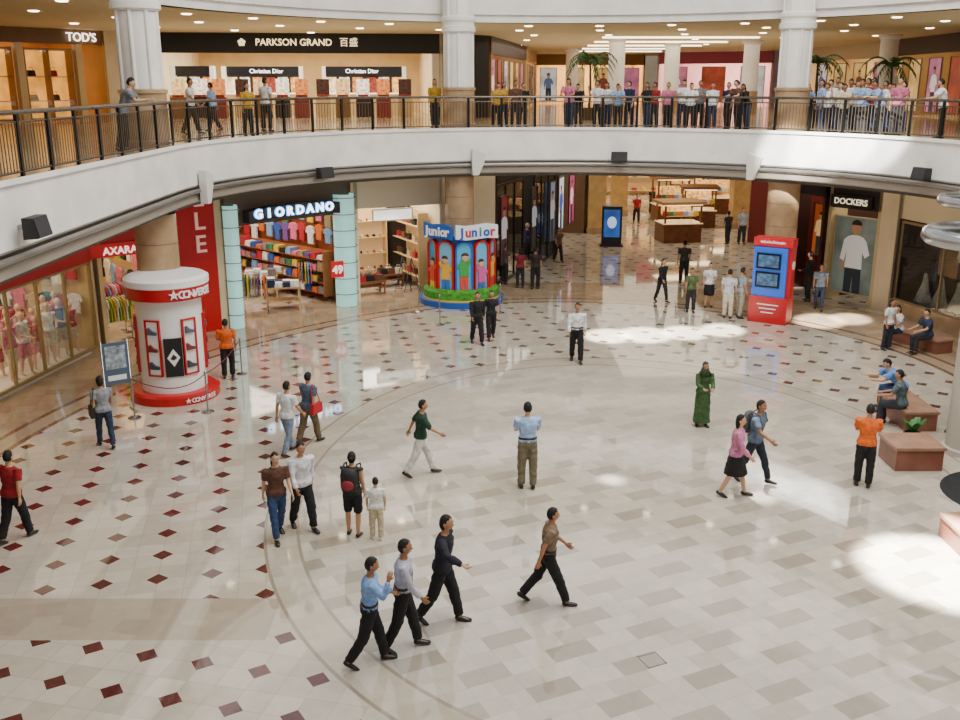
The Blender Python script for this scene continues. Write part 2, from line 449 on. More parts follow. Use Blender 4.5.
def rack(pos, rz, L, where, cols, h=1.4, n=None):
    t = thing('clothes_rack', 'metal clothes rack '+where, 'clothes rack', pos, rz)
    MB().tube([(-L/2, 0, 0), (-L/2, 0, h), (L/2, 0, h), (L/2, 0, 0)], .016).build('rail', STEEL, t)
    for s in (-1, 1): MB().box((s*L/2, 0, .02), (.05, .5, .04)).build('foot', STEEL, t)
    n = n or int(L/.11); R = Matrix.Rotation(rz, 3, 'Z')
    for k in range(n):
        x = -L/2+.08+(L-.16)*k/max(1, n-1)
        q = Vector(pos)+R @ Vector((x, 0, h-.03)); c = cols[(k*5//3) % len(cols)]
        o = link('garment', gm, None, q, rz+random.uniform(-.08, .08)); setmat(o, cmat(c))
        tag(o, '%s garment on the rack %s' % (c, where), 'clothes', 'garments on the rack '+where)
def faceout(fr, s0, s1, t, z, n, where, cols):
    for k in range(n):
        c = cols[k % len(cols)]; q = fr.p(s0+(s1-s0)*k/max(1, n-1), t, z+random.uniform(-.1, .1))
        o = link('garment', gf, None, q, fr.rz); setmat(o, cmat(c))
        s = random.uniform(.85, 1.1); o.scale = (s, 1, s*random.uniform(.8, 1.1))
        tag(o, '%s garment displayed flat %s' % (c, where), 'clothes', 'garments '+where)
foldm = MB().box((0, 0, .03), (.3, .36, .06)).box((0, .01, .075), (.28, .33, .03)).mesh('folded_garment'); foldm.materials.append(WHITE)
bagm = MB().poly([(-.16, 0), (.16, 0), (.12, .22), (-.12, .22)], 'y', -.06, .06).tube([(-.07, 0, .2), (-.06, 0, .32), (.06, 0, .32), (.07, 0, .2)], .01, 6).mesh('handbag'); bagm.materials.append(WHITE)
def _shoe():
    mb = MB(); mb.loft([((0, -.13, .04), .035, .04), ((0, -.05, .055), .04, .06), ((0, .05, .04), .045, .04), ((0, .14, .03), .03, .025)], seg=10); return mb
shm = _shoe().mesh('shoe'); shm.materials.append(WHITE)
ORD = ['lowest', 'second', 'third', 'fourth', 'fifth']
def shelves(fr, s0, s1, t, z0, z1, rows, where, item, cols, per, depth=.4, frame='#cbb793', emit=0):
    w = s1-s0
    r = thing('shelf_unit', 'wall shelf unit '+where, 'shelf', fr.p((s0+s1)/2, t, z0), fr.rz)
    mb = MB().box((-w/2, 0, (z1-z0)/2), (.05, depth, z1-z0)).box((w/2, 0, (z1-z0)/2), (.05, depth, z1-z0)).box((0, depth/2, (z1-z0)/2), (w, .03, z1-z0), 1)
    mb.build('frame', [mat(frame, .5), mat(frame, .6, 0, emit)], r)
    me = {'folded_garment': foldm, 'handbag': bagm, 'shoe': shm}[item]
    for k in range(rows):
        z = (z1-z0)*k/rows+.12
        MB().box((0, 0, z-.02), (w, depth, .03)).build('shelf', mat(frame, .5), r)
        for j in range(per):
            c = cols[(k*3+j) % len(cols)]
            o = link(item, me, None, fr.p(s0+.2+(w-.4)*j/max(1, per-1), t-.02, z0+z-.004), fr.rz+(random.uniform(-.3, .3) if item == 'shoe' else 0)); setmat(o, cmat(c))
            if item == 'folded_garment': o.scale = (1, 1, random.uniform(1.5, 3.6))
            tag(o, '%s %s, %s shelf %s' % (c, item.replace('_', ' '), ORD[k], where), item.split('_')[-1] if item != 'folded_garment' else 'clothes', '%ss %s' % (item.replace('_', ' '), where))
def table(pos, rz, where, cols, L=1.4, D=.8, h=.75, top='#c9a56f', item=foldm, iname='folded_garment', n=4):
    t = thing('display_table', 'low display table '+where, 'table', pos, rz)
    MB().box((0, 0, h-.03), (L, D, .06)).build('table_top', mat(top, .4, kind='wood'), t)
    for a in (-1, 1):
        for b_ in (-1, 1): MB().box((a*(L/2-.05), b_*(D/2-.05), (h-.06)/2), (.06, .06, h-.06)).build('leg', mat(top, .5, kind='wood'), t)
    MB().box((0, 0, .3), (L-.1, D-.1, .04)).build('lower_shelf', mat(top, .4, kind='wood'), t)
    R = Matrix.Rotation(rz, 3, 'Z')
    for k in range(n):
        for b_ in (-1, 1):
            c = cols[(k*2+b_) % len(cols)]
            q = Vector(pos)+R @ Vector((-L/2+.2+(L-.4)*k/max(1, n-1), b_*D*.24, h))
            o = link(iname, item, None, q, rz); setmat(o, cmat(c)); tag(o, '%s %s on the display table %s' % (c, iname.replace('_', ' '), where), 'clothes' if item is foldm else 'bag', 'goods on the table '+where)
            if item is foldm: o.scale = (1, 1, random.uniform(1.2, 3))
def poster(fr, s, t, z, w, h, c1, c2, lab, fig=None, emit=0, frame='#222222', cat='poster', fs=1.0):
    r = thing('poster', lab, cat, fr.p(s, t, z), fr.rz)
    MB().box((0, 0, 0), (w, .05, h)).build('panel', mat(c1, .4, 0, emit, 'glow' if emit else None), r)
    mb = MB()
    for a in (-1, 1): mb.box((a*w/2, -.02, 0), (.04, .07, h+.04))
    for a in (-1, 1): mb.box((0, -.02, a*h/2), (w, .07, .04))
    mb.build('frame', mat(frame, .4), r)
    if fig:
        k = h/2.3*fs
        sk = mat('#a87c5c', .5, 0, emit*.6); cl = mat(c2, .5, 0, emit*.8)
        lo = -h/2+.03
        MB().poly([(-.2*k, lo), (-.02*k, lo), (.0, -.45*k), (.03*k, lo), (.22*k, lo), (.2*k, -.2*k), (-.2*k, -.2*k)], 'y', -.034, -.027).build('printed_trousers', mat('#30343c', .5, 0, emit*.5), r)
        MB().poly([(-.21*k, -.28*k), (.21*k, -.28*k), (.19*k, .1*k), (.27*k, -.02*k), (.37*k, .06*k), (.27*k, .34*k), (.19*k, .42*k), (.07*k, .46*k), (-.07*k, .46*k), (-.19*k, .42*k), (-.28*k, .34*k), (-.35*k, -.1*k), (-.25*k, -.14*k), (-.19*k, .1*k)], 'y', -.038, -.027).build('printed_shirt', cl, r)
        MB().poly([(-.34*k, -.1*k), (-.26*k, -.13*k), (-.24*k, -.36*k), (-.3*k, -.36*k)], 'y', -.038, -.03).build('printed_arm', sk, r)
        MB().poly([(.12*k*math.cos(q*PI/6), .62*k+.16*k*math.sin(q*PI/6)) for q in range(12)], 'y', -.037, -.027).build('printed_face', sk, r)
        MB().poly([(.13*k*math.cos(q*PI/6), .68*k+.12*k*math.sin(q*PI/6)) for q in range(7)], 'y', -.042, -.035).build('printed_hair', mat('#221a16', .5), r)
    return r

# ------------------------------------------------------------ people
def remesh(mb, vox, name, sm=3, fold=0):
    me = mb.mesh('tmp'); o = bpy.data.objects.new('tmp', me); COL.objects.link(o)
    r = o.modifiers.new('r', 'REMESH'); r.mode = 'VOXEL'; r.voxel_size = vox; r.use_smooth_shade = True
    s = o.modifiers.new('s', 'SMOOTH'); s.factor = .5; s.iterations = sm
    dg = bpy.context.evaluated_depsgraph_get()
    out = bpy.data.meshes.new_from_object(o.evaluated_get(dg)); out.name = name
    bpy.data.objects.remove(o); bpy.data.meshes.remove(me); out.materials.clear()
    if fold:
        nn = [v.normal.copy() for v in out.vertices]
        for v, n in zip(out.vertices, nn):
            c = v.co; q = noise.noise(Vector((c.x*9, c.y*9, c.z*15)))+.5*noise.noise(Vector((c.x*22, c.y*22, c.z*12)))
            v.co = c+n*q*fold
        out.update()
    return out
# arms: (flex, abduct, elbow, inward)   legs: (hip, knee)
POSES = {
 'stand': dict(lean=2, LA=(3, 9, 14, .05), RA=(-2, 9, 18, .05), LL=(3, 2), RL=(-3, 3), yaw=10),
 'stand2': dict(lean=0, LA=(5, 14, 70, .45), RA=(-3, 10, 12, .05), LL=(-3, 2), RL=(8, 12), yaw=-20),
 'cross': dict(lean=2, LA=(28, 10, 78, .75), RA=(24, 10, 82, .75), LL=(3, 2), RL=(-4, 3), yaw=15),
 'front': dict(lean=4, LA=(22, 6, 58, .4), RA=(22, 6, 58, .4), LL=(2, 2), RL=(-2, 3)),
 'phone': dict(lean=3, LA=(0, 9, 14, .05), RA=(30, 16, 135, .1), LL=(-4, 3), RL=(6, 8), yaw=-15),
 'walk': dict(lean=3, LA=(-18, 8, 12, 0), RA=(18, 8, 24, .05), LL=(16, 4), RL=(-11, 14)),
 'walkb': dict(lean=3, LA=(18, 8, 24, .05), RA=(-18, 8, 12, 0), LL=(-11, 16), RL=(16, 4)),
 'stride': dict(lean=5, LA=(-38, 16, 14, 0), RA=(34, 14, 24, .1), LL=(22, 5), RL=(-17, 14)),
 'strideb': dict(lean=5, LA=(20, 10, 30, .1), RA=(-32, 12, 14, 0), LL=(-20, 20), RL=(23, 4)),
 'chin': dict(lean=4, LA=(14, 10, 66, .5), RA=(42, 4, 122, .25), LL=(17, 5), RL=(-14, 18), pitch=8),
 'reach': dict(lean=5, LA=(-22, 20, 10, 0), RA=(52, 46, 26, -.25), LL=(18, 5), RL=(-16, 16)),
 'lean': dict(lean=24, LA=(40, 12, 55, .3), RA=(40, 12, 55, .3), LL=(2, 4), RL=(-6, 6), pitch=12),
 'rail': dict(lean=12, LA=(38, 14, 42, .25), RA=(34, 14, 48, .3), LL=(4, 3), RL=(-3, 4), pitch=10, yaw=-18),
 'sit': dict(lean=10, LA=(30, 8, 48, .2), RA=(26, 8, 52, .25), LL=(86, 84), RL=(82, 88), pitch=5),
 'sitlean': dict(lean=38, LA=(52, 8, 40, .25), RA=(52, 8, 42, .25), LL=(84, 84), RL=(88, 90), pitch=15),
 'mann': dict(lean=-2, LA=(-8, 22, 30, -.1), RA=(12, 26, 70, .2), LL=(6, 3), RL=(-4, 4)),
}
def skel(pose, fem):
    p = POSES[pose]; L = math.radians(p['lean'])
    U = Vector((0, math.sin(L), math.cos(L)))
    P = Vector((0, 0, .93)); K = {'U': U, 'P': P, 'F': Vector((0, math.cos(L), -math.sin(L)))}
    sw = .165 if fem else .185
    for s, nm in ((-1, 'L'), (1, 'R')):
        a, k = [math.radians(q) for q in p[nm+'L']]
        hip = P+Vector((s*.092, 0, -.03))
        kn = hip+Vector((s*.04, math.sin(a), -math.cos(a))).normalized()*.42
        b_ = a-k
        an = kn+Vector((0, math.sin(b_), -math.cos(b_))).normalized()*.41
        pt = 0 if b_ > 0 else b_*.85
        fd = Vector((s*.12, math.cos(pt), math.sin(pt))).normalized()
        K[nm+'leg'] = (hip, kn, an, fd)
        fl, ab, el, inw = p[nm+'A']; fl, ab, el = [math.radians(q) for q in (fl, ab, el)]
        sh = P+U*.475+Vector((s*sw, 0, 0))
        ud = Vector((s*math.sin(ab), math.sin(fl)*math.cos(ab), -math.cos(fl)*math.cos(ab))).normalized()
        elb = sh+ud*.28
        fo = Vector((-s*inw+s*.06, math.sin(fl+el), -math.cos(fl+el))).normalized()
        wr = elb+fo*.245
        K[nm+'arm'] = (sh, elb, wr, fo)
    zmin = min(min(K['Lleg'][2].z-.07, K['Rleg'][2].z-.07), min((K[n+'leg'][2]+K[n+'leg'][3]*.15).z-.05 for n in 'LR'))
    d = Vector((0, 0, -zmin))
    K['P'] = P+d
    for n in 'LR':
        K[n+'leg'] = tuple(q+d for q in K[n+'leg'][:3])+(K[n+'leg'][3],)
        K[n+'arm'] = tuple(q+d for q in K[n+'arm'][:3])+(K[n+'arm'][3],)
    K['neck'] = K['P']+U*.54
    yaw = math.radians(p.get('yaw', 0)); pit = math.radians(p.get('pitch', 0)+p['lean']*.4)
    hc = K['P']+U*.60+Vector((0, .015, .075))
    K['head'] = Matrix.Translation(hc) @ Matrix.Rotation(yaw, 4, 'Z') @ Matrix.Rotation(-pit, 4, 'X')
    return K
TOR = [(-.10, .12, .085), (-.04, .16, .108), (.03, .165, .112), (.10, .15, .1), (.17, .138, .092), (.27, .155, .105), (.36, .172, .112), (.43, .17, .1), (.475, .14, .082), (.51, .075, .062)]
def torso(mb, K, z0, z1, g, fem, flare=0):
    rings = []
    for z, a, b_ in TOR:
        if z < z0-.001 or z > z1+.001: continue
        if fem: a = a*(.9 if z > .05 else 1.0)
        rings.append((K['P']+K['U']*z, a+g+(flare if z < .05 else 0), b_+g+(flare if z < .05 else 0)))
    mb.loft(rings, seg=20)
def limb(mb, pts, rs, frac=1.0, g=0):
    a, b_, c = pts; L1, L2 = (b_-a).length, (c-b_).length; tot = L1+L2
    st = [(0, rs[0]), (L1*.5/tot, (rs[0]+rs[1])/2*1.03), (L1/tot, rs[1]), ((L1+L2*.35)/tot, rs[2]), (1, rs[3])]
    out = []
    def P_(t):
        d = t*tot
        return a+(b_-a)*d/L1 if d < L1 else b_+(c-b_)*(d-L1)/L2
    for (t0, r0), (t1, r1) in zip(st[:-1], st[1:]):
        if t0 <= frac: out.append((P_(t0), r0+g, r0+g))
        if t0 < frac < t1:
            r = r0+(r1-r0)*(frac-t0)/(t1-t0); out.append((P_(frac), r+g, r+g))
    if frac >= 1: out.append((P_(1), rs[3]+g, rs[3]+g))
    mb.loft(out, seg=12)
ARM = (.052, .038, .039, .026); LEG = (.088, .056, .055, .038)
def hand(mb, wr, d, s, fw=None):
    w = Vector((0, 1, 0)); w = w-d*w.dot(d)
    if w.length < .4: w = Vector((-s, 0, 0))-d*(-s*d.x)
    w.normalize(); n = Vector((-s, 0, 0)); n = n-d*n.dot(d)-w*n.dot(w)
    if n.length < .2: n = d.cross(w)
    n.normalize()
    mb.loft([(wr-d*.02, .024, .02), (wr+d*.02, .03, .017), (wr+d*.06, .04, .015), (wr+d*.095, .038, .012)], xh=w, seg=8)
    for k, (o, L) in enumerate(((.029, .062), (.010, .07), (-.010, .066), (-.028, .052))):
        b0 = wr+d*.088+w*o; b1 = b0+(d*.93+n*.3).normalized()*L*.5; b2 = b1+(d*.7+n*.7).normalized()*L*.5
        mb.loft([(b0, .0095, .0095), (b1, .0088, .0088), (b2, .0065, .0065)], seg=6)
    t0 = wr+d*.03+w*.025; t1 = t0+(d*.6+w*.75+n*.25).normalized()*.035; t2 = t1+(d*.85+w*.3+n*.35).normalized()*.03
    mb.loft([(t0, .012, .012), (t1, .0105, .0105), (t2, .0075, .0075)], seg=6)
def head_fn(p):
    z = p.z/.115
    k = 1.0 if z > -.1 else 1-.32*(-.1-z)/.9
    y = p.y*k if p.y < 0 else p.y*(.98 if z > -.1 else 1-.1*(-.1-z))
    if p.y < 0 and z < 0: y = p.y*(1-.25*-z)
    return Vector((p.x*k, y, p.z))
def head(mb, M):
    mb.ell((0, 0, 0), (.077, .096, .118), 16, 14, 0, M, head_fn)
    mb.add([(-.013, .086, -.03), (.013, .086, -.03), (0, .114, -.026), (0, .09, .018), (0, .085, -.038)], [(0, 2, 3), (2, 1, 3), (0, 4, 2), (4, 1, 2)], 0, True, M)
    for s in (-1, 1):
        mb.ell((s*.078, -.005, -.005), (.01, .02, .032), 8, 6, 0, M)
        mb.ell((s*.029, .085, .008), (.014, .008, .007), 8, 6, 1, M)
        mb.ell((s*.029, .091, .008), (.006, .005, .006), 6, 4, 2, M)
        mb.box((s*.03, .09, .027), (.034, .008, .006), 2, M=M)
    mb.ell((0, .085, -.055), (.024, .008, .007), 8, 4, 3, M)
def hair_mesh(kind, M):
    mb = MB()
    def fn(p):
        z = p.z/.122; y = p.y/.101
        j = 1+.05*noise.noise(p*55)+.03*noise.noise(p*120)
        if kind == 'scarf':
            if y > .55 and -.75 < z < .45: return Vector((p.x*.7, p.y*.6, p.z*.8))
            return p
        lim = .56+.12*math.sin(p.x*70)
        if y > -.02:
            f = min(1, (y+.02)/.42)
            edge = lim*f-.38*(1-f)
            if z < edge: return Vector((p.x*.84, p.y*.72, p.z*.84))
        if kind == 'short' and z < -.6: return Vector((p.x*.78, p.y*.8, p.z*.72))
        if kind == 'long' and z < -.2: return Vector((p.x*(1.0+.15*(-z)), p.y*.9-.015, p.z*1.9))*1.0
        if kind == 'bob' and z < -.2: return Vector((p.x*1.02, p.y*.95-.01, p.z*1.15))
        if kind == 'short' and z < 0: return Vector((p.x*(1+.06*z), p.y*(1+.1*z), p.z))*j
        return p*j
    mb.ell((0, -.006, .008), (.0815, .0995, .121), 26, 22, 0, M, fn)
    if kind == 'bun': mb.ell((0, -.12, .02), (.04, .04, .04), 10, 8, 0, M)
    if kind == 'scarf': mb.loft([(M @ Vector((0, -.01, -.05)), .09, .1), (M @ Vector((0, -.01, -.13)), .12, .12), (M @ Vector((0, 0, -.22)), .19, .14)], seg=14)
    return mb.mesh('hair')
TPL = {}
def template(pose, fem, top, bottom, hair, tuck):
    key = (pose, fem, top, bottom, hair, tuck)
    if key in TPL: return TPL[key]
    K = skel(pose, fem); out = []
    mb = MB(); torso(mb, K, -.1, .51, 0, fem)
    mb.loft([(K['P']+K['U']*.47, .062, .058), (K['P']+K['U']*.54, .052, .054), (K['head'] @ Vector((0, -.01, -.05)), .05, .055)], seg=12)
    for n in 'LR':
        limb(mb, K[n+'leg'][:3], LEG); limb(mb, K[n+'arm'][:3], ARM)
        a, fd = K[n+'leg'][2], K[n+'leg'][3]
        mb.loft([(a+Vector((0, -.02, .0)), .035, .04), (a+Vector((0, 0, -.035))+fd*.04, .036, .03), (a+Vector((0, 0, -.045))+fd*.12, .034, .018)], seg=8)
    me = remesh(mb, .02, 'body', 2)
    h2 = MB(); h2.v = [tuple(v.co) for v in me.vertices]; h2.f = [list(p.vertices) for p in me.polygons]; h2.m = [0]*len(h2.f); h2.s = [True]*len(h2.f)
    bpy.data.meshes.remove(me)
    head(h2, K['head'])
    for s, n in ((-1, 'L'), (1, 'R')): hand(h2, K[n+'arm'][2], K[n+'arm'][3], s)
    me = h2.mesh('body')
    for q in ('#b98562', '#e8e0d8', '#1a1210', '#9a5248'): me.materials.append(mat(q, .55))
    out.append(('body', me, 'skin'))
    if top != 'none':
        mb = MB(); torso(mb, K, .03 if tuck else -.06, .51, .02, fem, 0 if tuck else .014)
        fr = {'short': .4, 'long': .98, 'less': .06, 'mid': .55}[top]
        for n in 'LR': limb(mb, K[n+'arm'][:3], ARM, fr, .018 if fr > .9 else .024)
        me = remesh(mb, .018, 'shirt', 2, .013); me.materials.append(WHITE); out.append(('shirt', me, 'top'))
    mb = MB()
    if bottom in ('trousers', 'shorts', 'jeans'):
        torso(mb, K, -.1, .1, .02 if tuck else .013, fem)
        LG = (.09, .072, .066, .058) if bottom != 'jeans' else (.086, .06, .056, .046)
        for n in 'LR': limb(mb, K[n+'leg'][:3], LG, .97 if bottom != 'shorts' else .48, .014)
        me = remesh(mb, .02, 'trousers', 2, .012); me.materials.append(WHITE)
        out.append(('shorts' if bottom == 'shorts' else 'trousers', me, 'bot'))
    else:
        t = {'skirt': 1.08, 'longskirt': 1.8, 'dress': 1.85}[bottom]
        lk, rk = K['Lleg'][1], K['Rleg'][1]; la, ra = K['Lleg'][2], K['Rleg'][2]
        km = (lk+rk)/2; am = (la+ra)/2; spk = abs(lk.y-rk.y)/2; spa = abs(la.y-ra.y)/2
        rings = [(K['P']+K['U']*.1, .165, .115), (K['P'], .185, .135), (K['P']*.5+km*.5, .2, .15+spk*.4), (km, .2, .14+spk)]
        if t > 1.5: rings += [(km*.4+am*.6, .215, .16+spk*.7+spa*.3), (km*.12+am*.88, .225, .16+spa*.8)]
        mb.loft(rings, seg=22)
        me = remesh(mb, .02, 'skirt', 2, .014); me.materials.append(WHITE); out.append(('skirt', me, 'bot'))
    hm = hair_mesh(hair, K['head']); hm.materials.append(WHITE); out.append(('headscarf' if hair == 'scarf' else 'hair', hm, 'hair'))
    for n in 'LR':
        a, fd = K[n+'leg'][2], K[n+'leg'][3]; d = Vector((0, 0, -1))
        mb = MB(); mb.loft([(a+d*.02-fd*.065, .03, .028), (a+d*.028-fd*.03, .04, .045), (a+d*.034+fd*.04, .044, .038), (a+d*.045+fd*.12, .046, .026), (a+d*.05+fd*.175, .028, .016)], seg=12)
        sm = mb.mesh('shoe'); sm.materials.append(WHITE); out.append(('shoe', sm, 'shoe'))
    if tuck and not fem:
        mb = MB(); mb.loft([(K['P']+K['U']*.085, .182, .13), (K['P']+K['U']*.12, .178, .126)], seg=22)
        bm_ = mb.mesh('belt'); bm_.materials.append(WHITE); out.append(('belt', bm_, 'belt'))
    TPL[key] = (out, K)
    return TPL[key]
SKIN = ['#b07f5c', '#a87452', '#bd8e6a', '#9a6a49', '#c49a78']
def person(x, y, z, hd, ht, pose, top, tc, bottom, bc, hair, lab, fem=False, tuck=False, hc='#0e0a09', sc=None, grp=None, tie=None, cat='person', name='person', skin=None):
    out, K = template(pose, fem, top, bottom, hair, tuck)
    r = thing(name, lab, cat, (x, y, z), math.radians(hd-90), grp); s = ht/1.72; r.scale = (s, s, s)
    sk = mat(skin or random.choice(SKIN), .55)
    for nm, me, role in out:
        if name == 'mannequin' and role in ('hair', 'shoe', 'belt'): continue
        o = link(nm, me, r)
        if role == 'skin': setmat(o, sk)
        elif role == 'top': setmat(o, mat(tc, .85, kind='cloth'))
        elif role == 'bot': setmat(o, mat(bc, .85, kind='cloth'))
        elif role == 'hair': setmat(o, mat(hc, .75, kind='cloth'))
        elif role == 'belt': setmat(o, mat('#1a120d', .4))
        else: setmat(o, mat(sc or '#1c1816', .4))
    if tie:
        a = K['P']+K['U']*.49+K['F']*.09; b_ = K['P']+K['U']*.12+K['F']*.128
        MB().loft([(a, .012, .006), (a*.5+b_*.5+K['F']*.018, .028, .006), (b_, .034, .006)], seg=8).build('tie', mat(tie, .5), r)
    return r, K
def W(r, K, p):
    return Matrix.Translation(r.location) @ r.rotation_euler.to_matrix().to_4x4() @ Matrix.Scale(r.scale[0], 4) @ p
def P(px, py, hy, hd, pose, top, tc, bottom, bc, hair, lab, fem=False, child=False, **k):
    x, y = G(px, py); ht = zat(y, hy)
    ht = ht+.02
    if not child: ht = max(1.52 if fem else 1.6, min(1.86, ht))
    return person(x, y, 0, hd, ht, pose, top, tc, bottom, bc, hair, lab, fem, **k)
def backpack(r, K, c, lab, c2='#222222'):
    q = W(r, K, K['P']+K['U']*.3-K['F']*.2)
    t = thing('backpack', lab, 'bag', q, r.rotation_euler.z)
    MB().loft([((0, 0, -.2), .13, .07), ((0, 0, -.12), .15, .09), ((0, 0, .08), .15, .09), ((0, 0, .19), .12, .06)], seg=14).build('pack', mat(c, .7), t)
    MB().ell((0, -.08, -.07), (.11, .04, .09)).build('front_pocket', mat(c2, .7), t)
    for s in (-1, 1): MB().tube([(s*.1, .03, .17), (s*.11, .12, .24), (s*.12, .28, .2), (s*.13, .33, .05), (s*.155, .2, -.1), (s*.12, .04, -.15)], .015, 6).build('strap', mat(c, .7), t)
def shoulderbag(r, K, c, lab, s=1):
    q = W(r, K, K['P']+Vector((s*.24, 0, .0)))
    t = thing('shoulder_bag', lab, 'bag', q, r.rotation_euler.z+PI/2)
    MB().poly([(-.16, -.12), (.16, -.12), (.14, .1), (-.14, .1)], 'y', -.05, .05).build('bag_body', mat(c, .6), t)
    MB().tube([(-.12, 0, .1), (-.06, s*.06, .45), (0, s*.08, .5), (.06, s*.06, .45), (.12, 0, .1)], .01, 6).build('strap', mat(c, .6), t)

BLK = '#101013'
P(18, 540, 452, 75, 'walkb', 'short', '#94101a', 'trousers', BLK, 'short', 'person in a red short sleeved shirt and black trousers walking at the far left')
r, K = P(107, 447, 377, 120, 'walk', 'short', '#8d8f94', 'jeans', '#22304a', 'bob', 'person in grey top and dark jeans walking past the poster stand', fem=True)
shoulderbag(r, K, '#151515', 'black shoulder bag carried by the person in grey beside the poster stand', -1)
P(229, 378, 322, 100, 'stand2', 'short', '#d85c12', 'trousers', BLK, 'short', 'person in an orange top and black trousers right of the round drum display')
P(289, 454, 389, 55, 'walk', 'short', '#e3e3e6', 'jeans', '#76859a', 'short', 'person in white shirt and faded jeans left of the person with the red bag')
r, K = P(310, 443, 375, 60, 'walkb', 'short', '#4a5a6c', 'trousers', '#6d5a40', 'short', 'person in slate blue shirt and khaki trousers with a red bag')
shoulderbag(r, K, '#b01624', 'red shoulder bag of the person in the slate blue shirt', 1)
P(279, 538, 452, -60, 'walkb', 'short', '#583628', 'jeans', '#27416a', 'long', 'long haired person in brown top and blue jeans beside the man in white', fem=True)
P(304, 529, 442, -55, 'walk', 'long', '#dcdcdf', 'trousers', '#15151b', 'short', 'person in white long sleeved shirt and black trousers beside the person in jeans')
r, K = P(354, 535, 459, 80, 'stand', 'less', '#2e2a24', 'shorts', '#141314', 'bun', 'person in black shorts wearing a backpack, beside a small child', fem=True)
backpack(r, K, '#1d1c1e', 'black backpack with red pocket worn by the person beside the child', '#8c2430')
P(377, 539, 479, 95, 'stand', 'short', '#e6e4df', 'trousers', '#c5b898', 'short', 'small child in white shirt and cream trousers', child=True, sc='#dddddd')
P(421, 475, 405, 5, 'stride', 'mid', '#123a2a', 'trousers', '#dedbd2', 'short', 'person in dark green shirt and white trousers walking with arms apart')
P(527, 488, 404, 95, 'front', 'short', '#9fbde4', 'trousers', '#746a54', 'short', 'person in pale blue shirt and khaki trousers standing in the middle of the floor', tuck=True)
P(576, 362, 303, -92, 'walk', 'long', '#e9e9ec', 'trousers', BLK, 'short', 'person in white shirt and black trousers walking towards the camera', tuck=True)
P(477, 344, 293, -75, 'walk', 'long', '#16151a', 'trousers', '#121215', 'short', 'left one of two people in black in front of the children display')
P(491, 339, 291, -80, 'walkb', 'short', '#1b1922', 'trousers', '#16161a', 'bob', 'right one of two people in black in front of the children display', fem=True)
P(371, 664, 558, 5, 'chin', 'long', '#7ea6dc', 'trousers', '#0e0e13', 'short', 'person in light blue shirt and black trousers with a hand at the mouth', tuck=True)
P(404, 649, 540, 0, 'walk', 'long', '#b4b4c2', 'trousers', '#0f0f14', 'short', 'person in grey white shirt and dark tie walking between two colleagues', tuck=True, tie='#22263a')
P(443, 622, 514, -15, 'reach', 'long', '#101322', 'trousers', '#0d0d12', 'bob', 'person in black shirt and trousers holding one arm out, walking in the front trio')
P(547, 603, 506, 5, 'strideb', 'short', '#7c6852', 'trousers', '#0e0e11', 'short', 'person in brown short sleeved shirt and black trousers striding alone', tuck=True)
P(701, 426, 362, -85, 'front', 'long', '#3a5a2e', 'dress', '#3a5a2e', 'scarf', 'person in a long green dress and dark green headscarf', fem=True, hc='#26381f')
P(733, 496, 415, -20, 'walk', 'long', '#c67c9e', 'skirt', '#131216', 'long', 'person in pink top and black skirt carrying a bag', fem=True)
r, K = P(752, 482, 399, -40, 'stride', 'short', '#5b6d82', 'jeans', '#18202f', 'short', 'person in grey blue tee and dark jeans with a backpack beside the pink top')
backpack(r, K, '#3b3f45', 'grey backpack worn by the person in the grey blue tee')
P(862, 486, 406, 70, 'front', 'short', '#cf5c0e', 'trousers', '#101013', 'short', 'person in orange shirt and black trousers standing beside the terracotta bench')
P(661, 302, 259, -60, 'walk', 'long', '#141416', 'jeans', '#22222a', 'long', 'person in black with long hair walking out of the corridor', fem=True)
P(683, 283, 241, 95, 'stand', 'short', '#38342e', 'trousers', '#1d1d1d', 'short', 'person in dark shirt standing behind the pair of women near the corridor')
P(690, 312, 271, -95, 'stand', 'short', '#4c6038', 'trousers', '#2a2a2a', 'bob', 'person in green patterned top and dark trousers near the corridor', fem=True)
P(708, 307, 263, -100, 'stand2', 'short', '#e4e4e6', 'skirt', '#16161a', 'bob', 'person in white top and black skirt near the corridor', fem=True)
P(739, 318, 268, 20, 'stand', 'short', '#8c9196', 'trousers', '#97907f', 'short', 'person in grey tee standing beside the red display booth')
P(727, 318, 270, 70, 'stand', 'short', '#b9bcc0', 'trousers', '#c2b8a4', 'short', 'person in pale grey shirt left of the red display booth')
P(741, 244, 208, -80, 'stand', 'short', '#a8b4bd', 'trousers', '#2d3038', 'short', 'person in pale blue shirt near the kiosks in the corridor')
P(727, 244, 214, 120, 'stand2', 'short', '#23262c', 'trousers', '#25252a', 'short', 'person in black standing at the kiosks in the corridor')
P(807, 301, 252, 150, 'stand2', 'long', '#161517', 'trousers', '#1b1b1e', 'short', 'person in black standing in the dark shop doorway right of the big column')
r, K = P(818, 310, 264, -110, 'walk', 'short', '#6f7b86', 'jeans', '#2e3a52', 'short', 'person in grey and jeans with a shoulder bag right of the big column')
shoulderbag(r, K, '#1d1f26', 'dark shoulder bag of the person right of the big column', 1)
P(558, 262, 231, -70, 'walk', 'short', '#6e5240', 'trousers', '#2c2520', 'bob', 'person in brown walking along the left of the corridor', fem=True)
P(520, 288, 249, 100, 'stand', 'short', '#7c1f2c', 'jeans', '#20202a', 'long', 'person in dark red top by the dark glass shop', fem=True)
P(535, 289, 249, 80, 'stand2', 'short', '#2b2220', 'trousers', '#1d1b1b', 'short', 'person in black beside the dark red top by the glass shop')
P(636, 223, 197, -90, 'walk', 'short', '#b3232b', 'trousers', '#27242a', 'short', 'person in bright red top far down the corridor')
P(652, 214, 190, 90, 'walk', 'short', '#33303a', 'trousers', '#232326', 'short', 'person in dark clothes furthest down the corridor, left of the kiosks')
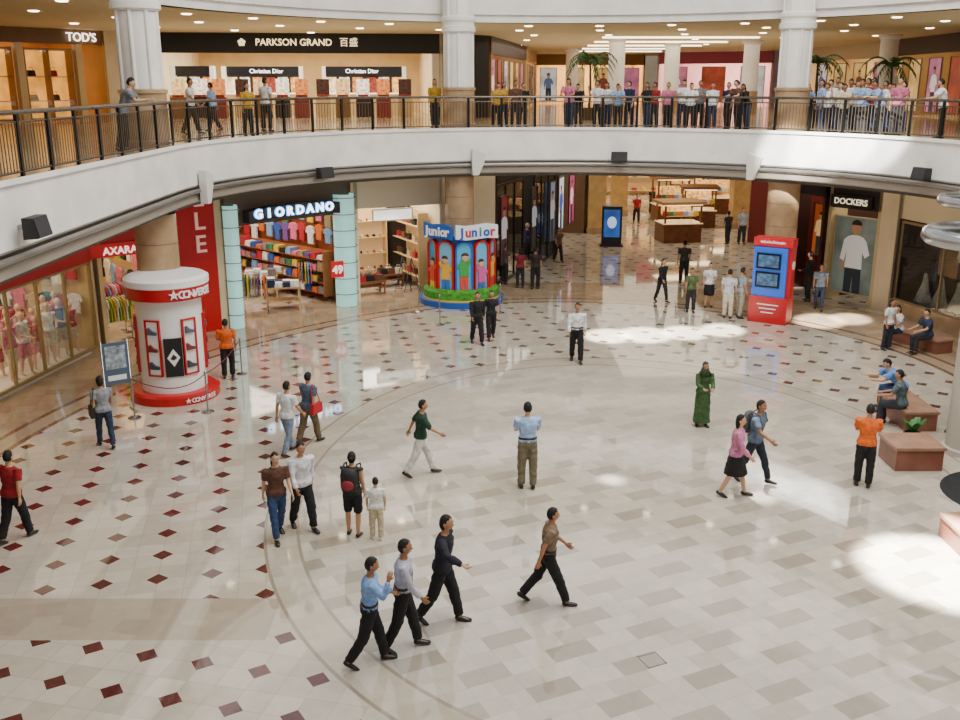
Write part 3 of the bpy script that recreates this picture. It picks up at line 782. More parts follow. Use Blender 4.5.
P(886, 350, 303, -60, 'stand', 'short', '#e2e0dd', 'jeans', '#232833', 'long', 'standing person in white top at the group seated near the right shop', fem=True)
P(504, 284, 246, 60, 'stand', 'short', '#50443c', 'trousers', '#24211f', 'short', 'person in dull brown at the corner of the dark glass shop')

def bench(x, y, w, d, h, lab, rz=0):
    t = thing('stone_bench', lab, 'bench', (x, y, 0), rz)
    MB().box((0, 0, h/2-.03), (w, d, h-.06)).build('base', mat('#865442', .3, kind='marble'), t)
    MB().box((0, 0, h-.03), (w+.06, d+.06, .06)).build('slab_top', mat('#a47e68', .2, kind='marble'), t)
bench(8.8, 18.65, .95, .85, .5, 'terracotta stone planter block beside the pale shaft')
bench(9.85, 21.35, .7, 1.6, .46, 'low terracotta stone bench with two people seated on it')
bench(8.65, 14.9, 1.5, .9, .42, 'terracotta stone block at the right edge of the floor')
bench(13.0, 28.0, 2.0, .6, .42, 'low stone bench by the right shop window', -1.2)
person(9.5, 20.85, 0, 150, 1.7, 'sit', 'short', '#4f6266', 'trousers', '#2c2f35', 'short', 'person in grey green tee seated on the terracotta bench')
person(10.0, 22.05, 0, 175, 1.78, 'sitlean', 'short', '#5d8fd0', 'trousers', '#2d4468', 'short', 'person in light blue shirt leaning forward on the terracotta bench')
person(12.35, 27.9, 0, 200, 1.6, 'sit', 'short', '#d7d3ce', 'jeans', '#2a3040', 'long', 'person in white seated on the low bench by the right shop', fem=True)
person(12.85, 27.1, 0, 190, 1.68, 'sit', 'short', '#28344c', 'trousers', '#26262b', 'short', 'person in navy seated on the low bench by the right shop')

t = thing('lift_column', 'slim pale column with a thick curved silver tube around it at the right edge', 'column', (10.35, 19.3, 0))
MB().lathe([(.56, 0), (.56, .12), (.5, .14), (.5, 5.6)], seg=36).build('shaft', mat('#bdb6a8', .35, kind='wall'), t)
SIL = mat('#aeb0b3', .22, .85)
for z, rr, tr in ((4.55, 1.3, .17), (5.25, 1.15, .1)):
    MB().tube([(rr*math.cos(2*PI*k/48), rr*math.sin(2*PI*k/48), z) for k in range(48)], tr, 12, 0, True).build('silver_tube', SIL, t)
for k in range(4):
    a = 2*PI*k/4+.6
    MB().tube([(.45*math.cos(a), .45*math.sin(a), 4.4), (1.25*math.cos(a), 1.25*math.sin(a), 4.55)], .04, 6).build('bracket', STEEL, t)
t = MB().lathe([(.001, .012), (1.25, .012), (1.3, 0)], (10.1, 17.0, 0), 40).build('floor_mat', mat('#1b1c20', .8, kind='goods')); tag(t, 'dark round mat on the floor in front of the pale shaft', 'mat')
x, y = G(652, 660)
mb = MB()
for s in (-1, 1): mb.box((s*.14, 0, .003), (.012, .3, .006)); mb.box((0, s*.14, .003), (.3, .012, .006))
tag(mb.build('floor_hatch', mat('#77716a', .5), None, (x, y, 0), .4), 'small square metal hatch frame set in the floor near the camera', 'hatch')
def plant(x, y, z, h, lab, n=14):
    t = thing('potted_plant', lab, 'plant', (x, y, z))
    MB().lathe([(.0, 0), (.14, 0), (.19, .28), (.16, .28), (.15, .22), (0, .22)], seg=18).build('pot', mat('#6a5140', .6), t)
    for k in range(n):
        a = k*2.4; L = h*random.uniform(.6, 1)
        pts = [Vector((math.cos(a)*q*L*.5, math.sin(a)*q*L*.5, .22+L*(q-.35*q*q))) for q in (0, .3, .6, .85, 1)]
        mb = MB(); sd = Vector((-math.sin(a), math.cos(a), 0)); vs = []
        for i, p in enumerate(pts):
            wd = (.01, .05, .06, .04, .004)[i]; vs += [p-sd*wd, p+sd*wd+Vector((0, 0, .004))]
        mb.add(vs, [(2*i, 2*i+1, 2*i+3, 2*i+2) for i in range(4)], 0, True); mb.build('leaf', mat('#2f7a2c', .5, kind='leaf'), t)
plant(9.3, 19.75, 0, .6, 'small green leafy plant between the planter block and the pale column', 18)

# ------------------------------------------------------------ drum display (C1)
DX, DY = -7.62, 23.3
t = thing('drum_display', 'round white display drum with red bands in front of the left column', 'display stand', (DX, DY, 0))
MB().lathe([(1.08, 0), (1.08, .2), (1.0, .24), (.78, .24)], seg=48).build('base_ring', RED, t)
MB().lathe([(.78, .2), (.78, 2.6)], seg=48).build('drum_wall', mat('#eceae6', .35), t)
MB().lathe([(.78, 2.5), (.98, 2.55), (.98, 2.84), (.96, 2.84)], seg=48).build('top_band', [RED], t)
MB().lathe([(.98, 2.84), (1.0, 2.86), (1.0, 3.0), (.9, 3.06), (.001, 3.1)], seg=48).build('white_cap', mat('#eeeeee', .4), t)
fa = math.atan2(-DY, -DX)
word = '\u2605 CONVERSE'
for i, ch in enumerate(word):
    if ch == ' ': continue
    a = fa+.14+(i-(0 if i == 0 else .55))*.125
    text(ch, .25, mat('#f2f0ee', .4), t, (math.cos(a)*1.0, math.sin(a)*1.0, 2.69), a+PI/2, ext=.012, wt=.006)
    a = fa+.25+(i-(0 if i == 0 else .55))*.085
    text(ch, .15, mat('#f2f0ee', .4), t, (math.cos(a)*1.09, math.sin(a)*1.09, .1), a+PI/2, ext=.006, wt=.003)
for a, kind in ((fa-.55, 0), (fa+.02, 1), (fa+.55, 0), (fa+1.5, 0), (fa-1.6, 0)):
    Mx = Matrix.Rotation(a+PI/2, 4, 'Z') @ Matrix.Translation((0, -.78, 1.38 if not kind else 1.15))
    w_, h_ = (.34, 1.35) if not kind else (.42, .95)
    if kind:
        fo = MB().box((0, .0, 0), (w_, .06, h_), M=Mx).build('black_poster', mat('#151416', .3), t)
        MB().poly([(-.15, 0), (0, -.22), (.15, 0), (0, .22)], 'y', -.04, -.03, M=Mx).build('display_print', mat('#e8e6e0', .4), fo)
        MB().poly([(-.08, -.02), (.0, -.06), (.08, 0), (.0, .09)], 'y', -.05, -.04, M=Mx).build('display_mark', mat('#222222', .4), fo)
    else:
        mb = MB()
        for s in (-1, 1): mb.box((s*w_/2, 0, 0), (.04, .1, h_), M=Mx); mb.box((0, 0, s*h_/2), (w_+.04, .1, .04), M=Mx)
        fo = mb.build('display_frame', RED, t)
        MB().box((0, .01, 0), (w_, .05, h_), M=Mx).build('display_panel', mat('#d8d5cd', .3, 0, .15), fo)
        for zz, ww, cc in ((-.45, .24, '#3a3f4a'), (-.02, .22, '#7a2a2a'), (.4, .22, '#555a66')):
            MB().poly([(-ww/2, zz-.06), (ww/2, zz-.06), (ww/2, zz), (0, zz+.04), (-ww/2+.03, zz+.12), (-ww/2, zz+.1)], 'y', -.08, -.01, M=Mx).build('display_shoe', mat(cc, .4), fo)
t = thing('poster_stand', 'blue and white poster on a metal stand left of the drum display', 'sign', (*G(121, 412), 0), math.radians(35))
MB().box((0, 0, 1.2), (.56, .04, 1.0)).build('poster_panel', mat('#4a5a70', .4), t)
MB().box((0, -.025, 1.35), (.46, .01, .55)).build('poster_photo', mat('#a9b6bf', .4, kind='goods'), t)
MB().box((0, -.025, .86), (.42, .01, .12)).build('poster_caption', mat('#e6e6e6', .4), t)
for s in (-1, 1):
    MB().tube([(s*.3, 0, .0), (s*.3, 0, 1.75)], .018).build('side_post', STEEL, t)
    MB().box((s*.3, 0, .02), (.06, .5, .03)).build('foot', STEEL, t)
def stanchion(px, py, lab, h=.95):
    x, y = G(px, py); t = thing('stanchion', lab, 'stanchion', (x, y, 0), 0, 'barrier posts')
    MB().lathe([(.001, .05), (.05, .05), (.15, .02), (.15, 0)], seg=20).build('foot', STEEL, t)
    MB().cyl((0, 0, .03), .02, h, 10).build('post', STEEL, t); MB().ell((0, 0, h+.03), (.035, .035, .035), 10, 8).build('knob', STEEL, t)
    return Vector((x, y, h))
qs = [stanchion(135, 418, 'slim metal barrier post between the poster stand and the drum'), stanchion(208, 412, 'slim metal barrier post in front of the drum, right side'), stanchion(242, 374, 'slim metal barrier post right of the drum beside the person in orange')]
for a, b_ in zip(qs[:-1], qs[1:]):
    m_ = (a+b_)/2; m_ += Vector((.5, -.9, -.3)) if a is qs[0] else Vector((0, 0, -.25))
    tag(MB().tube([a*(1-q)**2+m_*2*q*(1-q)+b_*q*q for q in [i/10 for i in range(11)]], .012, 6).build('barrier_rope', mat('#6b2026', .7)), 'thin barrier rope '+('in front of the drum display' if a is qs[0] else 'right of the drum display'), 'rope')

# ------------------------------------------------------------ children display (C2)
t = thing('children_display', 'colourful round children fashion display wrapped around the middle column', 'display stand', (C2[0]+.05, C2[1]-.1, 0))
MB().lathe([(1.5, 0), (1.5, .2), (1.1, .22)], seg=48).build('blue_base', mat('#1552a8', .4), t)
MB().lathe([(1.36, .2), (1.34, .5), (1.2, .62), (1.0, .62)], seg=48).build('turf_ring', mat('#4a9c2a', .9, kind='leaf'), t)
MB().lathe([(1.37, .2), (1.37, .27)], seg=48).build('yellow_trim', mat('#e8c53c', .5), t)
MB().lathe([(1.1, .3), (1.1, 2.45)], seg=8).build('inner_wall', mat('#2d6fc0', .5), t)
cols = [('#3aa6dc', '#e0402c', '#f0c23a'), ('#7cc4ea', '#e8b437', '#2f6fc0'), ('#4cb0e0', '#3c9c48', '#d8402c'), ('#5ab4de', '#d05a9a', '#3e6ab0'), ('#5ab4de', '#e8b437', '#c03a3a')]
for i, a in enumerate((-2.6, -2.03, -1.46, -.89, -.32)):
    Mx = Matrix.Rotation(a+PI/2, 4, 'Z') @ Matrix.Translation((0, -1.12, 0))
    mb = MB()
    for s in (-1, 1): mb.box((s*.28, 0, 1.2), (.06, .14, 1.7), M=Mx)
    arch = [(.31*math.cos(q*PI/10), 2.03+.28*math.sin(q*PI/10)) for q in range(11)]+[(.25*math.cos(q*PI/10), 2.03+.22*math.sin(q*PI/10)) for q in range(10, -1, -1)]
    mb.poly(arch, 'y', -.07, .07, M=Mx)
    fo = mb.build('arch_frame', mat('#c41c16' if i != 2 else '#1f5cb8', .4), t)
    MB().poly([(.27*math.cos(q*PI/10), 2.03+.24*math.sin(q*PI/10)) for q in range(11)]+[(-.27, .42), (.27, .42)], 'y', -.01, .03, M=Mx).build('picture_panel', mat(cols[i][0], .5), fo)
    fl = 1 if i % 2 == 0 else -1; dz = .12*(i % 3-1)
    mb = MB()
    mb.ell((fl*.03, -.05, 1.62+dz), (.12, .04, .14), M=Mx, mi=0)
    mb.poly([(-.16, .95+dz), (.16, .95+dz), (.14, 1.5+dz), (-.14, 1.5+dz)][::fl], 'y', -.06, -.02, 1, M=Mx)
    mb.poly([(-.15, .6), (-.03, .6), (0, .9+dz), (.03, .6), (.15, .6), (.14, .97+dz), (-.14, .97+dz)], 'y', -.06, -.02, 2, M=Mx)
    mb.poly([(fl*-.3, 1.2+dz), (fl*-.13, 1.3+dz), (fl*-.13, 1.44+dz), (fl*-.28, 1.32+dz)], 'y', -.06, -.02, 1, M=Mx)
    mb.poly([(fl*.13, 1.3+dz), (fl*.26, 1.5+dz), (fl*.22, 1.6+dz), (fl*.1, 1.45+dz)], 'y', -.06, -.02, 1, M=Mx)
    mb.ell((fl*.03, -.045, 1.7+dz), (.125, .04, .09), M=Mx, mi=3)
    mb.build('child_cutout', [mat('#d7a27c', .6), mat(cols[i][1], .6), mat(cols[i][2], .6), mat('#3a2417', .6)], fo)
for a, bw, tx, c_, tc in ((-2.25, 1.25, 'Junior', '#1f5cb8', '#ffffff'), (-1.1, 1.6, 'Junior', '#dfe5ee', '#2a5bb8')):
    Mx = Matrix.Rotation(a+PI/2, 4, 'Z') @ Matrix.Translation((0, -1.22, 2.62))
    so = MB().poly([(-bw/2, -.2), (-bw/4, -.26), (bw/4, -.22), (bw/2, -.26), (bw/2, .2), (bw/4, .27), (-bw/4, .22), (-bw/2, .28)], 'y', -.05, .05, M=Mx).build('sign_board', mat(c_, .4), t)
    for k, ch in enumerate(tx):
        cc = tc if c_ == '#1f5cb8' else ('#1c4fb4', '#c8242c', '#1c4fb4', '#2f8a9a', '#1c4fb4', '#c8242c')[k]
        text(ch, .44, mat(cc, .4), so, Mx @ Vector(((k-2.5)*bw*.145, -.07, -.01)), a+PI/2, ext=.01, wt=.014)
MB().lathe([(1.18, 2.38), (1.18, 2.46), (.6, 2.48)], seg=48).build('top_ring', mat('#2a6dc0', .4), t)
for k, (px, py) in enumerate(((419, 312), (440, 325), (480, 325), (500, 313))):
    stanchion(px, py, 'slim barrier post around the children display, %s from the left' % ('first', 'second', 'third', 'fourth')[k])
for px, py, lab in ((403, 291, 'black folding easel left of the children display'), (412, 292, 'second black folding easel touching the children display')):
    t = thing('easel', lab, 'easel', (*G(px, py), 0), .2)
    MB().tube([(-.3, -.1, 0), (0, 0, 1.3)], .015).build('leg', BLACK, t); MB().tube([(.3, -.1, 0), (0, 0, 1.3)], .015).build('leg', BLACK, t)
    MB().tube([(0, .35, 0), (0, 0, 1.3)], .015).build('leg', BLACK, t); MB().tube([(-.22, -.07, .4), (.22, -.07, .4)], .015).build('crossbar', BLACK, t)

# ------------------------------------------------------------ red booth (C3)
t = thing('promotion_booth', 'tall upright booth with blue front and red lower part before the right column', 'display stand', (9.35, 30.95, 0), math.radians(-34))
MB().box((0.05, .1, .43), (1.25, .62, .86)).build('counter_box', RED, t)
MB().box((.06, .16, 1.72), (1.22, .42, 1.75)).build('red_slab', RED, t)
MB().box((0.0, -.09, 1.66), (1.08, .08, 1.6)).build('blue_front', mat('#1f62d0', .35, 0, .15), t)
MB().box((.05, .14, 2.62), (1.26, .5, .26)).build('header_panel', mat('#c80c22', .4), t)
for z in (2.02, 1.42):
    so = MB().box((-.04, -.15, z), (.78, .05, .5)).build('screen', mat('#0c1018', .2), t)
    MB().box((-.04, -.18, z), (.66, .01, .38)).build('screen_picture', mat('#486c92', .3, 0, .3, 'goods'), so)
pts = [(-.36+.8*i/40, -.13, 2.62+.045*math.sin(i*1.9)*(1 if i % 7 else 1.8)) for i in range(41)]
MB().tube(pts, .011, 5).build('script_lettering', mat('#f4f4f4', .4, 0, .3), t)
MB().poly([(.16+.13*math.cos(q*PI/10), 1.9+.13*math.sin(q*PI/10)) for q in range(20)], 'x', .67, .685).build('white_emblem', mat('#f0f0f0', .4), t)
for k in range(3): MB().box((0.05, -.22, .62-.13*k), (.7-.15*k, .01, .035)).build('white_print', mat('#eeeeee', .5), t)

# ------------------------------------------------------------ ground floor shops
MIX = ['red', 'white', 'blue', 'orange', 'grey', 'green', 'yellow', 'black', 'sky blue', 'pink', 'khaki', 'purple']
S1 = shop((-12.2, 19.5), (-11.05, 27.5), depth=6, header='#b0101c', wall='#d4b988', back='#d4b988', light=330, lcol=(1, .86, .66), hname='boutique', open_h=2.62)
pane(S1, 0.1, 7.9, .15, 2.6, cols=6, mull='#a08a5c')
pl = ('first', 'second', 'third', 'fourth', 'fifth', 'sixth', 'seventh', 'eighth', 'ninth', 'tenth', 'eleventh', 'twelfth')
cl1 = ('pink', 'cream', 'white', 'pink', 'red', 'beige', 'white', 'pink', 'purple', 'cream', 'red', 'pink')
for k in range(12):
    nm = cl1[k]
    q = S1.p(4.5+k*.285, .42+.62*(k % 2), .12)
    person(q.x, q.y, q.z, math.degrees(S1.rz)-110+random.uniform(-25, 25), 1.45 if k % 3 == 1 else 1.7, 'mann' if k % 3 else 'stand2', 'less', CN[nm], 'skirt' if k % 2 else 'shorts', CN[cl1[(k*3+1) % 10]], 'short', 'bald display mannequin in %s top, %s from the left in the boutique window' % (nm, pl[k]), fem=True, cat='mannequin', name='mannequin', skin='#e0b498', grp='boutique window mannequins')
o = MB().box((3.9, .75, .06), (7.6, 1.3, .12)).build('window_plinth', mat('#e9dfcf', .4), None, S1.o, S1.rz); tag(o, 'low pale plinth under the boutique mannequins', 'plinth')
rack(S1.p(6.6, 2.0), S1.rz+1.2, 1.5, 'behind the boutique mannequins', ['red', 'pink', 'cream', 'purple', 'beige', 'red'], 1.6)
rack(S1.p(7.2, 3.4), S1.rz+PI/2, 1.8, 'deeper in the boutique', ['black', 'pink', 'white', 'sky blue', 'red'], 1.7)
SD1 = Frame(S1.p(S1.w-.2, 5.6), S1.p(S1.w-.2, .2))
faceout(SD1, .4, 5.1, -.12, 2.7, 12, 'high on the boutique side wall', ['pink', 'red', 'purple', 'black', 'cream', 'red'])
faceout(SD1, .4, 5.1, -.12, 1.8, 12, 'low on the boutique side wall', ['red', 'white', 'pink', 'beige', 'black'])
S2 = shop((-10.95, 27.6), (-9.55, 28.75), depth=5, header='#a80e1a', wall='#d8be8c', light=140, lcol=(1, .86, .66), hname='narrow_shop', open_h=2.7)
so = thing('shop_sign', 'slim red fascia sign with pale lettering left of the drum display', 'sign', S2.p(.75, -.05, 2.88), S2.rz)
MB().box((0, .0, 0), (1.9, .06, .38)).build('board', mat('#b8101c', .35, 0, .2), so)
text('AXARA', .3, mat('#fbe8e0', .4, 0, 1.2), so, (-.1, -.06, -.03), 0, ext=.015, wt=.003)
rack(S2.p(.6, .6), S2.rz+.2, .9, 'in the narrow shop', ['white', 'lime', 'pink', 'yellow', 'grey'])
rack(S2.p(.75, 1.6), S2.rz+.3, 1.0, 'at the back of the narrow shop', ['white', 'sky blue', 'pink', 'red'], 1.6)
SD2 = Frame(S2.p(S2.w-.2, 4.6), S2.p(S2.w-.2, .3))
faceout(SD2, .3, 4.0, -.1, 2.8, 8, 'high in the narrow shop', ['white', 'pink', 'orange', 'lime', 'black'])
faceout(SD2, .3, 4.0, -.1, 1.9, 8, 'low in the narrow shop', ['black', 'white', 'sky blue', 'pink', 'grey'])
RW = Frame((-9.55, 28.75), (-8.1, 29.95))
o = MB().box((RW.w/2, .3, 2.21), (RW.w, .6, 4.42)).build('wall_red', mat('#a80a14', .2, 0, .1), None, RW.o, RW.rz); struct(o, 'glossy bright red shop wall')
so = thing('shop_sign', 'vertical pale letters on the red wall behind the drum display', 'sign', RW.p(1.32, -.04, 0), RW.rz)
for k, ch in enumerate('ELLE'): text(ch, .75, mat('#e0b4ac', .3, 0, .35), so, (.0, 0, 4.85-k*.7), 0, ext=.03, wt=.004)
S3 = shop((-7.95, 30.05), (-4.45, 33.8), depth=8, open_h=3.2, header='#5c4a3c', wall='#94502a', back='#a86c3c', light=400, lcol=(1, .85, .68), hname='clothing_shop')
so = thing('shop_sign', 'curved dark canopy sign with glowing blue edged lettering over the clothing shop', 'sign', S3.p(S3.w/2, -.1, 3.5), S3.rz)
mb = MB(); arc = [(x/10*1.8, -.2+.1*(1-(x/10)**2)) for x in range(-10, 11)]
mb.poly([(a, b_+.36) for a, b_ in arc]+[(a, b_-.02) for a, b_ in arc[::-1]], 'y', -.25, .1); mb.build('canopy', mat('#2c2624', .4), so)
for k, ch in enumerate('GIORDANO'):
    text(ch, .38, mat('#3f9ae0', .3, 0, 1.5), so, (-1.48+k*.4, -.27, .04), 0, ext=.01, wt=.035, sx=1.1, name='letter_glow')
    text(ch, .38, mat('#eef6ff', .3, 0, 4), so, (-1.48+k*.4, -.31, .04), 0, ext=.02, wt=.008, sx=1.1)
for s0, w_, lab in ((-.05, .58, 'left'), (S3.w-.85, .85, 'right')):
    t = thing('glass_pillar', 'glowing pale cyan glass pillar on the %s of the clothing shop entrance' % lab, 'pillar', S3.p(s0+w_/2, -.1, 0), S3.rz)
    MB().lathe([(w_/2, .0), (w_/2, 3.9)], seg=28).build('glass_tube', glass(), t)
    MB().lathe([(w_/2-.06, .02), (w_/2-.06, 3.88)], seg=28).build('glowing_core', mat('#a4d8d2', .3, 0, .8), t)
    for z in [.45+.55*k for k in range(7)]: MB().lathe([(w_/2+.012, z), (w_/2+.012, z+.03)], seg=28).build('metal_band', STEEL, t)
t = thing('price_sign', 'red rectangular price sign on the right glass pillar', 'sign', S3.p(S3.w-1.1, -.5, 1.42), S3.rz-.35)
MB().box((0, 0, 0), (.44, .03, .56)).build('panel', mat('#c80c18', .4, 0, .2), t)
text('49', .38, mat('#ffffff', .4, 0, .5), t, (0, -.03, -.02), 0, ext=.01, wt=.012)
for k, (px, py, kind, cs) in enumerate(((252, 313, 'r', MIX), (284, 308, 't', ['blue', 'white', 'red', 'navy']), (314, 299, 'r', MIX[3:]), (262, 296, 't', ['green', 'grey', 'orange', 'white']), (290, 291, 't', ['red', 'khaki', 'sky blue', 'white']), (270, 281, 'r', MIX[5:]), (292, 278, 'r', MIX[7:]+MIX[:4]))):
    pos = Vector((*G(px, py), 0)); wh = ('at the left front', 'at the centre front', 'at the right front', 'second row left', 'second row centre', 'third row left', 'third row right')[k]+' of the clothing shop'
    if kind == 'r': rack(pos, .15+.2*(k % 2), 1.1, wh, cs, 1.35+.1*(k > 4))
    else: table(pos, .2, wh, cs, 1.2, .8, .8, n=4)
SD3 = Frame(S3.p(S3.w-.2, 7.4), S3.p(S3.w-.2, .6))
faceout(SD3, .5, 6.5, -.12, 3.35, 13, 'in the top row of the clothing shop side wall', ['white', 'sky blue', 'yellow', 'pink', 'khaki', 'red', 'grey', 'green'])
faceout(SD3, .5, 6.5, -.14, 2.6, 13, 'in the middle row of the clothing shop side wall', ['purple', 'pink', 'red', 'white', 'orange', 'sky blue', 'blue'])
shelves(SD3, .3, 6.6, -.3, .2, 1.8, 4, 'on the clothing shop side wall', 'folded_garment', MIX, 17, frame='#9c5c30', emit=.1)
faceout(S3, .5, 4.0, 7.6, 3.1, 8, 'high on the clothing shop back wall', ['white', 'sky blue', 'yellow', 'pink', 'khaki', 'red', 'white', 'green'])
shelves(S3, .3, S3.w-.7, 7.5, .3, 2.2, 4, 'on the clothing shop back wall', 'folded_garment', MIX, 9, frame='#9c5c30')
S4 = shop((-4.35, 33.9), (-1.35, 35.4), depth=7, header='#d8cbb0', wall='#dccfb2', back='#b8905c', light=360, hname='pale_shop', open_h=3.3)
shelves(S4, .4, 2.4, 3.4, .4, 2.9, 4, 'in the middle of the pale shop', 'shoe', ['brown', 'black', 'beige', 'red', 'white'], 7, frame='#d8b888', emit=.3)
shelves(S4, .3, 2.6, 6.5, .4, 3.2, 4, 'on the back wall of the pale shop', 'handbag', ['brown', 'black', 'red', 'cream'], 6, frame='#d8b888', emit=.3)
SD4 = Frame(S4.p(S4.w-.2, 6.2), S4.p(S4.w-.2, .6))
shelves(SD4, .2, 5.4, -.25, .4, 2.9, 4, 'on the side wall of the pale shop', 'handbag', ['brown', 'black', 'beige', 'red'], 10, frame='#c8a878', emit=.2)
table(S4.p(.9, 1.2), S4.rz, 'at the front of the pale shop', ['brown', 'black', 'red'], 1.1, .6, .5, '#8a4f2d', bagm, 'handbag', 3)
table(S4.p(2.1, 2.2), S4.rz, 'right of centre in the pale shop', ['cream', 'brown', 'black'], 1.0, .6, .5, '#8a4f2d', bagm, 'handbag', 3)
poster(S4, 1.5, .25, 3.0, 1.5, .4, '#f4f1e8', '#ffffff', 'glowing white light box above the pale shop entrance', emit=2.0, frame='#d8cbb0', cat='light box')
for i, (a, b_) in enumerate((((-8.12, 29.92), (-7.95, 30.08)), ((-4.47, 33.78), (-4.33, 33.93)), ((-1.35, 35.4), (.55, 36.5)))):
    fr = Frame(a, b_); o = MB().box((fr.w/2, .25, 2.21), (fr.w+.04, .5, 4.42)).build('wall_pier_%d' % (i+1), CREAM, None, fr.o, fr.rz); struct(o, 'cream pier between shops')
S5 = shop((.6, 36.5), (3.4, 43.6), depth=5, header='#0e0c0b', wall='#1e1612', back='#5a3820', light=140, hname='dark_shop', open_h=3.9)
pane(S5, .1, 3.2, .1, 3.8, cols=3, mull='#0e0d0d'); pane(S5, 4.6, S5.w-.1, .1, 3.8, cols=3, mull='#0e0d0d')
for k in range(4):
    q = S5.p(.8+k*.9 if k < 2 else 3.6+k*.85, .55, 0)
    person(q.x, q.y, 0, math.degrees(S5.rz)-90, 1.76, 'mann', 'long', ('#1c1c20', '#d8d8dc', '#3a2f66', '#24242a')[k], 'trousers', '#1c1c20', 'short', 'clothed display mannequin in the dark glass shop window, %s from the left' % pl[k], cat='mannequin', name='mannequin', skin='#bfa894', grp='mannequins in the dark glass shop')
for k, (s, c) in enumerate(((.3, '#8a1f2a'), (3.9, '#10131a'), (6.4, '#9fb0d0'))):
    poster(S5, s+.35, -.06, 2.1, .75, 2.6, c, '#c8c8d2', ('tall dark red', 'tall black', 'tall pale blue')[k]+' poster panel on the dark glass shop front', True, .3)
S5b = shop((3.5, 43.8), (5.4, 50.5), depth=5, header='#241c18', wall='#6a4c30', light=160, hname='corridor_shop', open_h=3.6)
poster(S5b, 1.0, .1, 2.2, 1.2, 2.4, '#dfe6f0', '#3454a8', 'bright window poster in the shop past the dark glass shop', True, .9)
poster(S5b, 3.6, .1, 2.2, 1.4, 2.4, '#c04a7a', '#f0e0e0', 'pink window poster further along the corridor', True, .7)
S5c = shop((5.6, 51), (6.6, 62), depth=4, header='#cfa972', wall='#d8b070', light=240, hname='corridor_far_shop', open_h=3.2)
S5d = shop((6.6, 64), (17, 64), depth=6, header='#b08848', wall='#e0b878', light=650, lcol=(1, .84, .6), hname='corridor_end_shop', open_h=3.4)
shelves(S5d, .5, 9.8, 4.5, .2, 3.0, 3, 'at the end of the corridor', 'folded_garment', ['red', 'yellow', 'orange', 'green', 'white'], 14)
S6b = shop((16.6, 62), (13.2, 48), depth=5, header='#5a3a24', wall='#a87840', light=300, hname='corridor_right_shop', open_h=3.4)
S6c = shop((13.1, 47.6), (11.75, 36.8), depth=5, header='#4a1810', wall='#701c10', light=200, hname='corridor_red_shop', open_h=3.4)
S6 = shop((11.65, 36.6), (12.25, 34.8), depth=5, header='#1e120c', wall='#3c1c10', back='#5c2e14', light=60, hname='brown_shop', open_h=3.6)
poster(S6, 1.0, .6, 2.3, .8, 1.9, '#b0501c', '#f0c080', 'orange poster inside the brown shop right of the big column', True, .5)
S7 = shop((12.35, 34.65), (13.55, 33.0), depth=4, header='#1e1612', wall='#b8a478', back='#6a766c', light=80, hname='casual_shop', open_h=3.3)
so = thing('shop_sign', 'dark shop sign with cream capital lettering on the right', 'sign', S7.p(S7.w/2-.1, -.08, 3.55), S7.rz)
MB().box((0, 0, 0), (1.6, .08, .42)).build('board', mat('#1a130e', .4), so); text('DOCKERS', .29, mat('#e8dcc0', .4, 0, 1.0), so, (0, -.06, 0), 0, ext=.01, wt=.004)
poster(S7, 1.0, .3, 1.65, 1.7, 2.7, '#76827a', '#dcdcda', 'large window poster of one figure in a white shirt in the casual shop', True, .25, frame='#b8a880', fs=1.35)
fr = Frame((13.55, 33.0), (13.85, 32.4)); o = MB().box((fr.w/2, .25, 2.21), (fr.w+.02, .5, 4.42)).build('wall_pier_4', CREAM, None, fr.o, fr.rz); struct(o, 'cream pier on the right')
S8 = shop((13.9, 32.3), (15.5, 25.5), depth=5, header='#cbbb98', wall='#2a1c14', back='#3a2618', light=80, hname='gift_shop', open_h=3.2)
pane(S8, .1, 6.6, .5, 3.1, cols=3, mull='#9a8460')
o = MB().box((3.4, .05, .25), (6.8, .14, .5)).build('baseboard_right', BROWN, None, S8.o, S8.rz); struct(o, 'stone base under the right shop window')
shelves(S8, .4, 6.0, 2.6, .4, 2.8, 4, 'inside the dark gift shop on the right', 'handbag', ['cream', 'white', 'sky blue', 'brown'], 9, frame='#5a3c20', emit=.1)
poster(S8, 1.6, 1.3, 2.1, 2.2, 1.5, '#7c5a3c', '#b8a890', 'large dim picture panel inside the right shop window', True, .35)
poster(S8, 4.0, 1.3, 2.1, 1.8, 1.5, '#3c4a58', '#c8b49a', 'large bluish picture panel inside the right shop window', True, .35)
for k in range(5):
    q = S8.p(.7+k*.8, .7, .5)
    t = thing('fabric_display', 'draped pale fabric roll in the right shop window, %s from the left' % pl[k], 'fabric', q, S8.rz, 'fabric rolls in the right window')
    MB().loft([((0, 0, 0), .32, .25), ((0, 0, .25), .25, .18), ((.03, 0, .6), .12, .1), ((0, 0, .95), .05, .05)], seg=14).build('drape', mat('#a9a69e', .7, kind='cloth'), t)
    MB().cyl((0, 0, -.5), .03, 1.45, 8).build('stand', DARK, t)

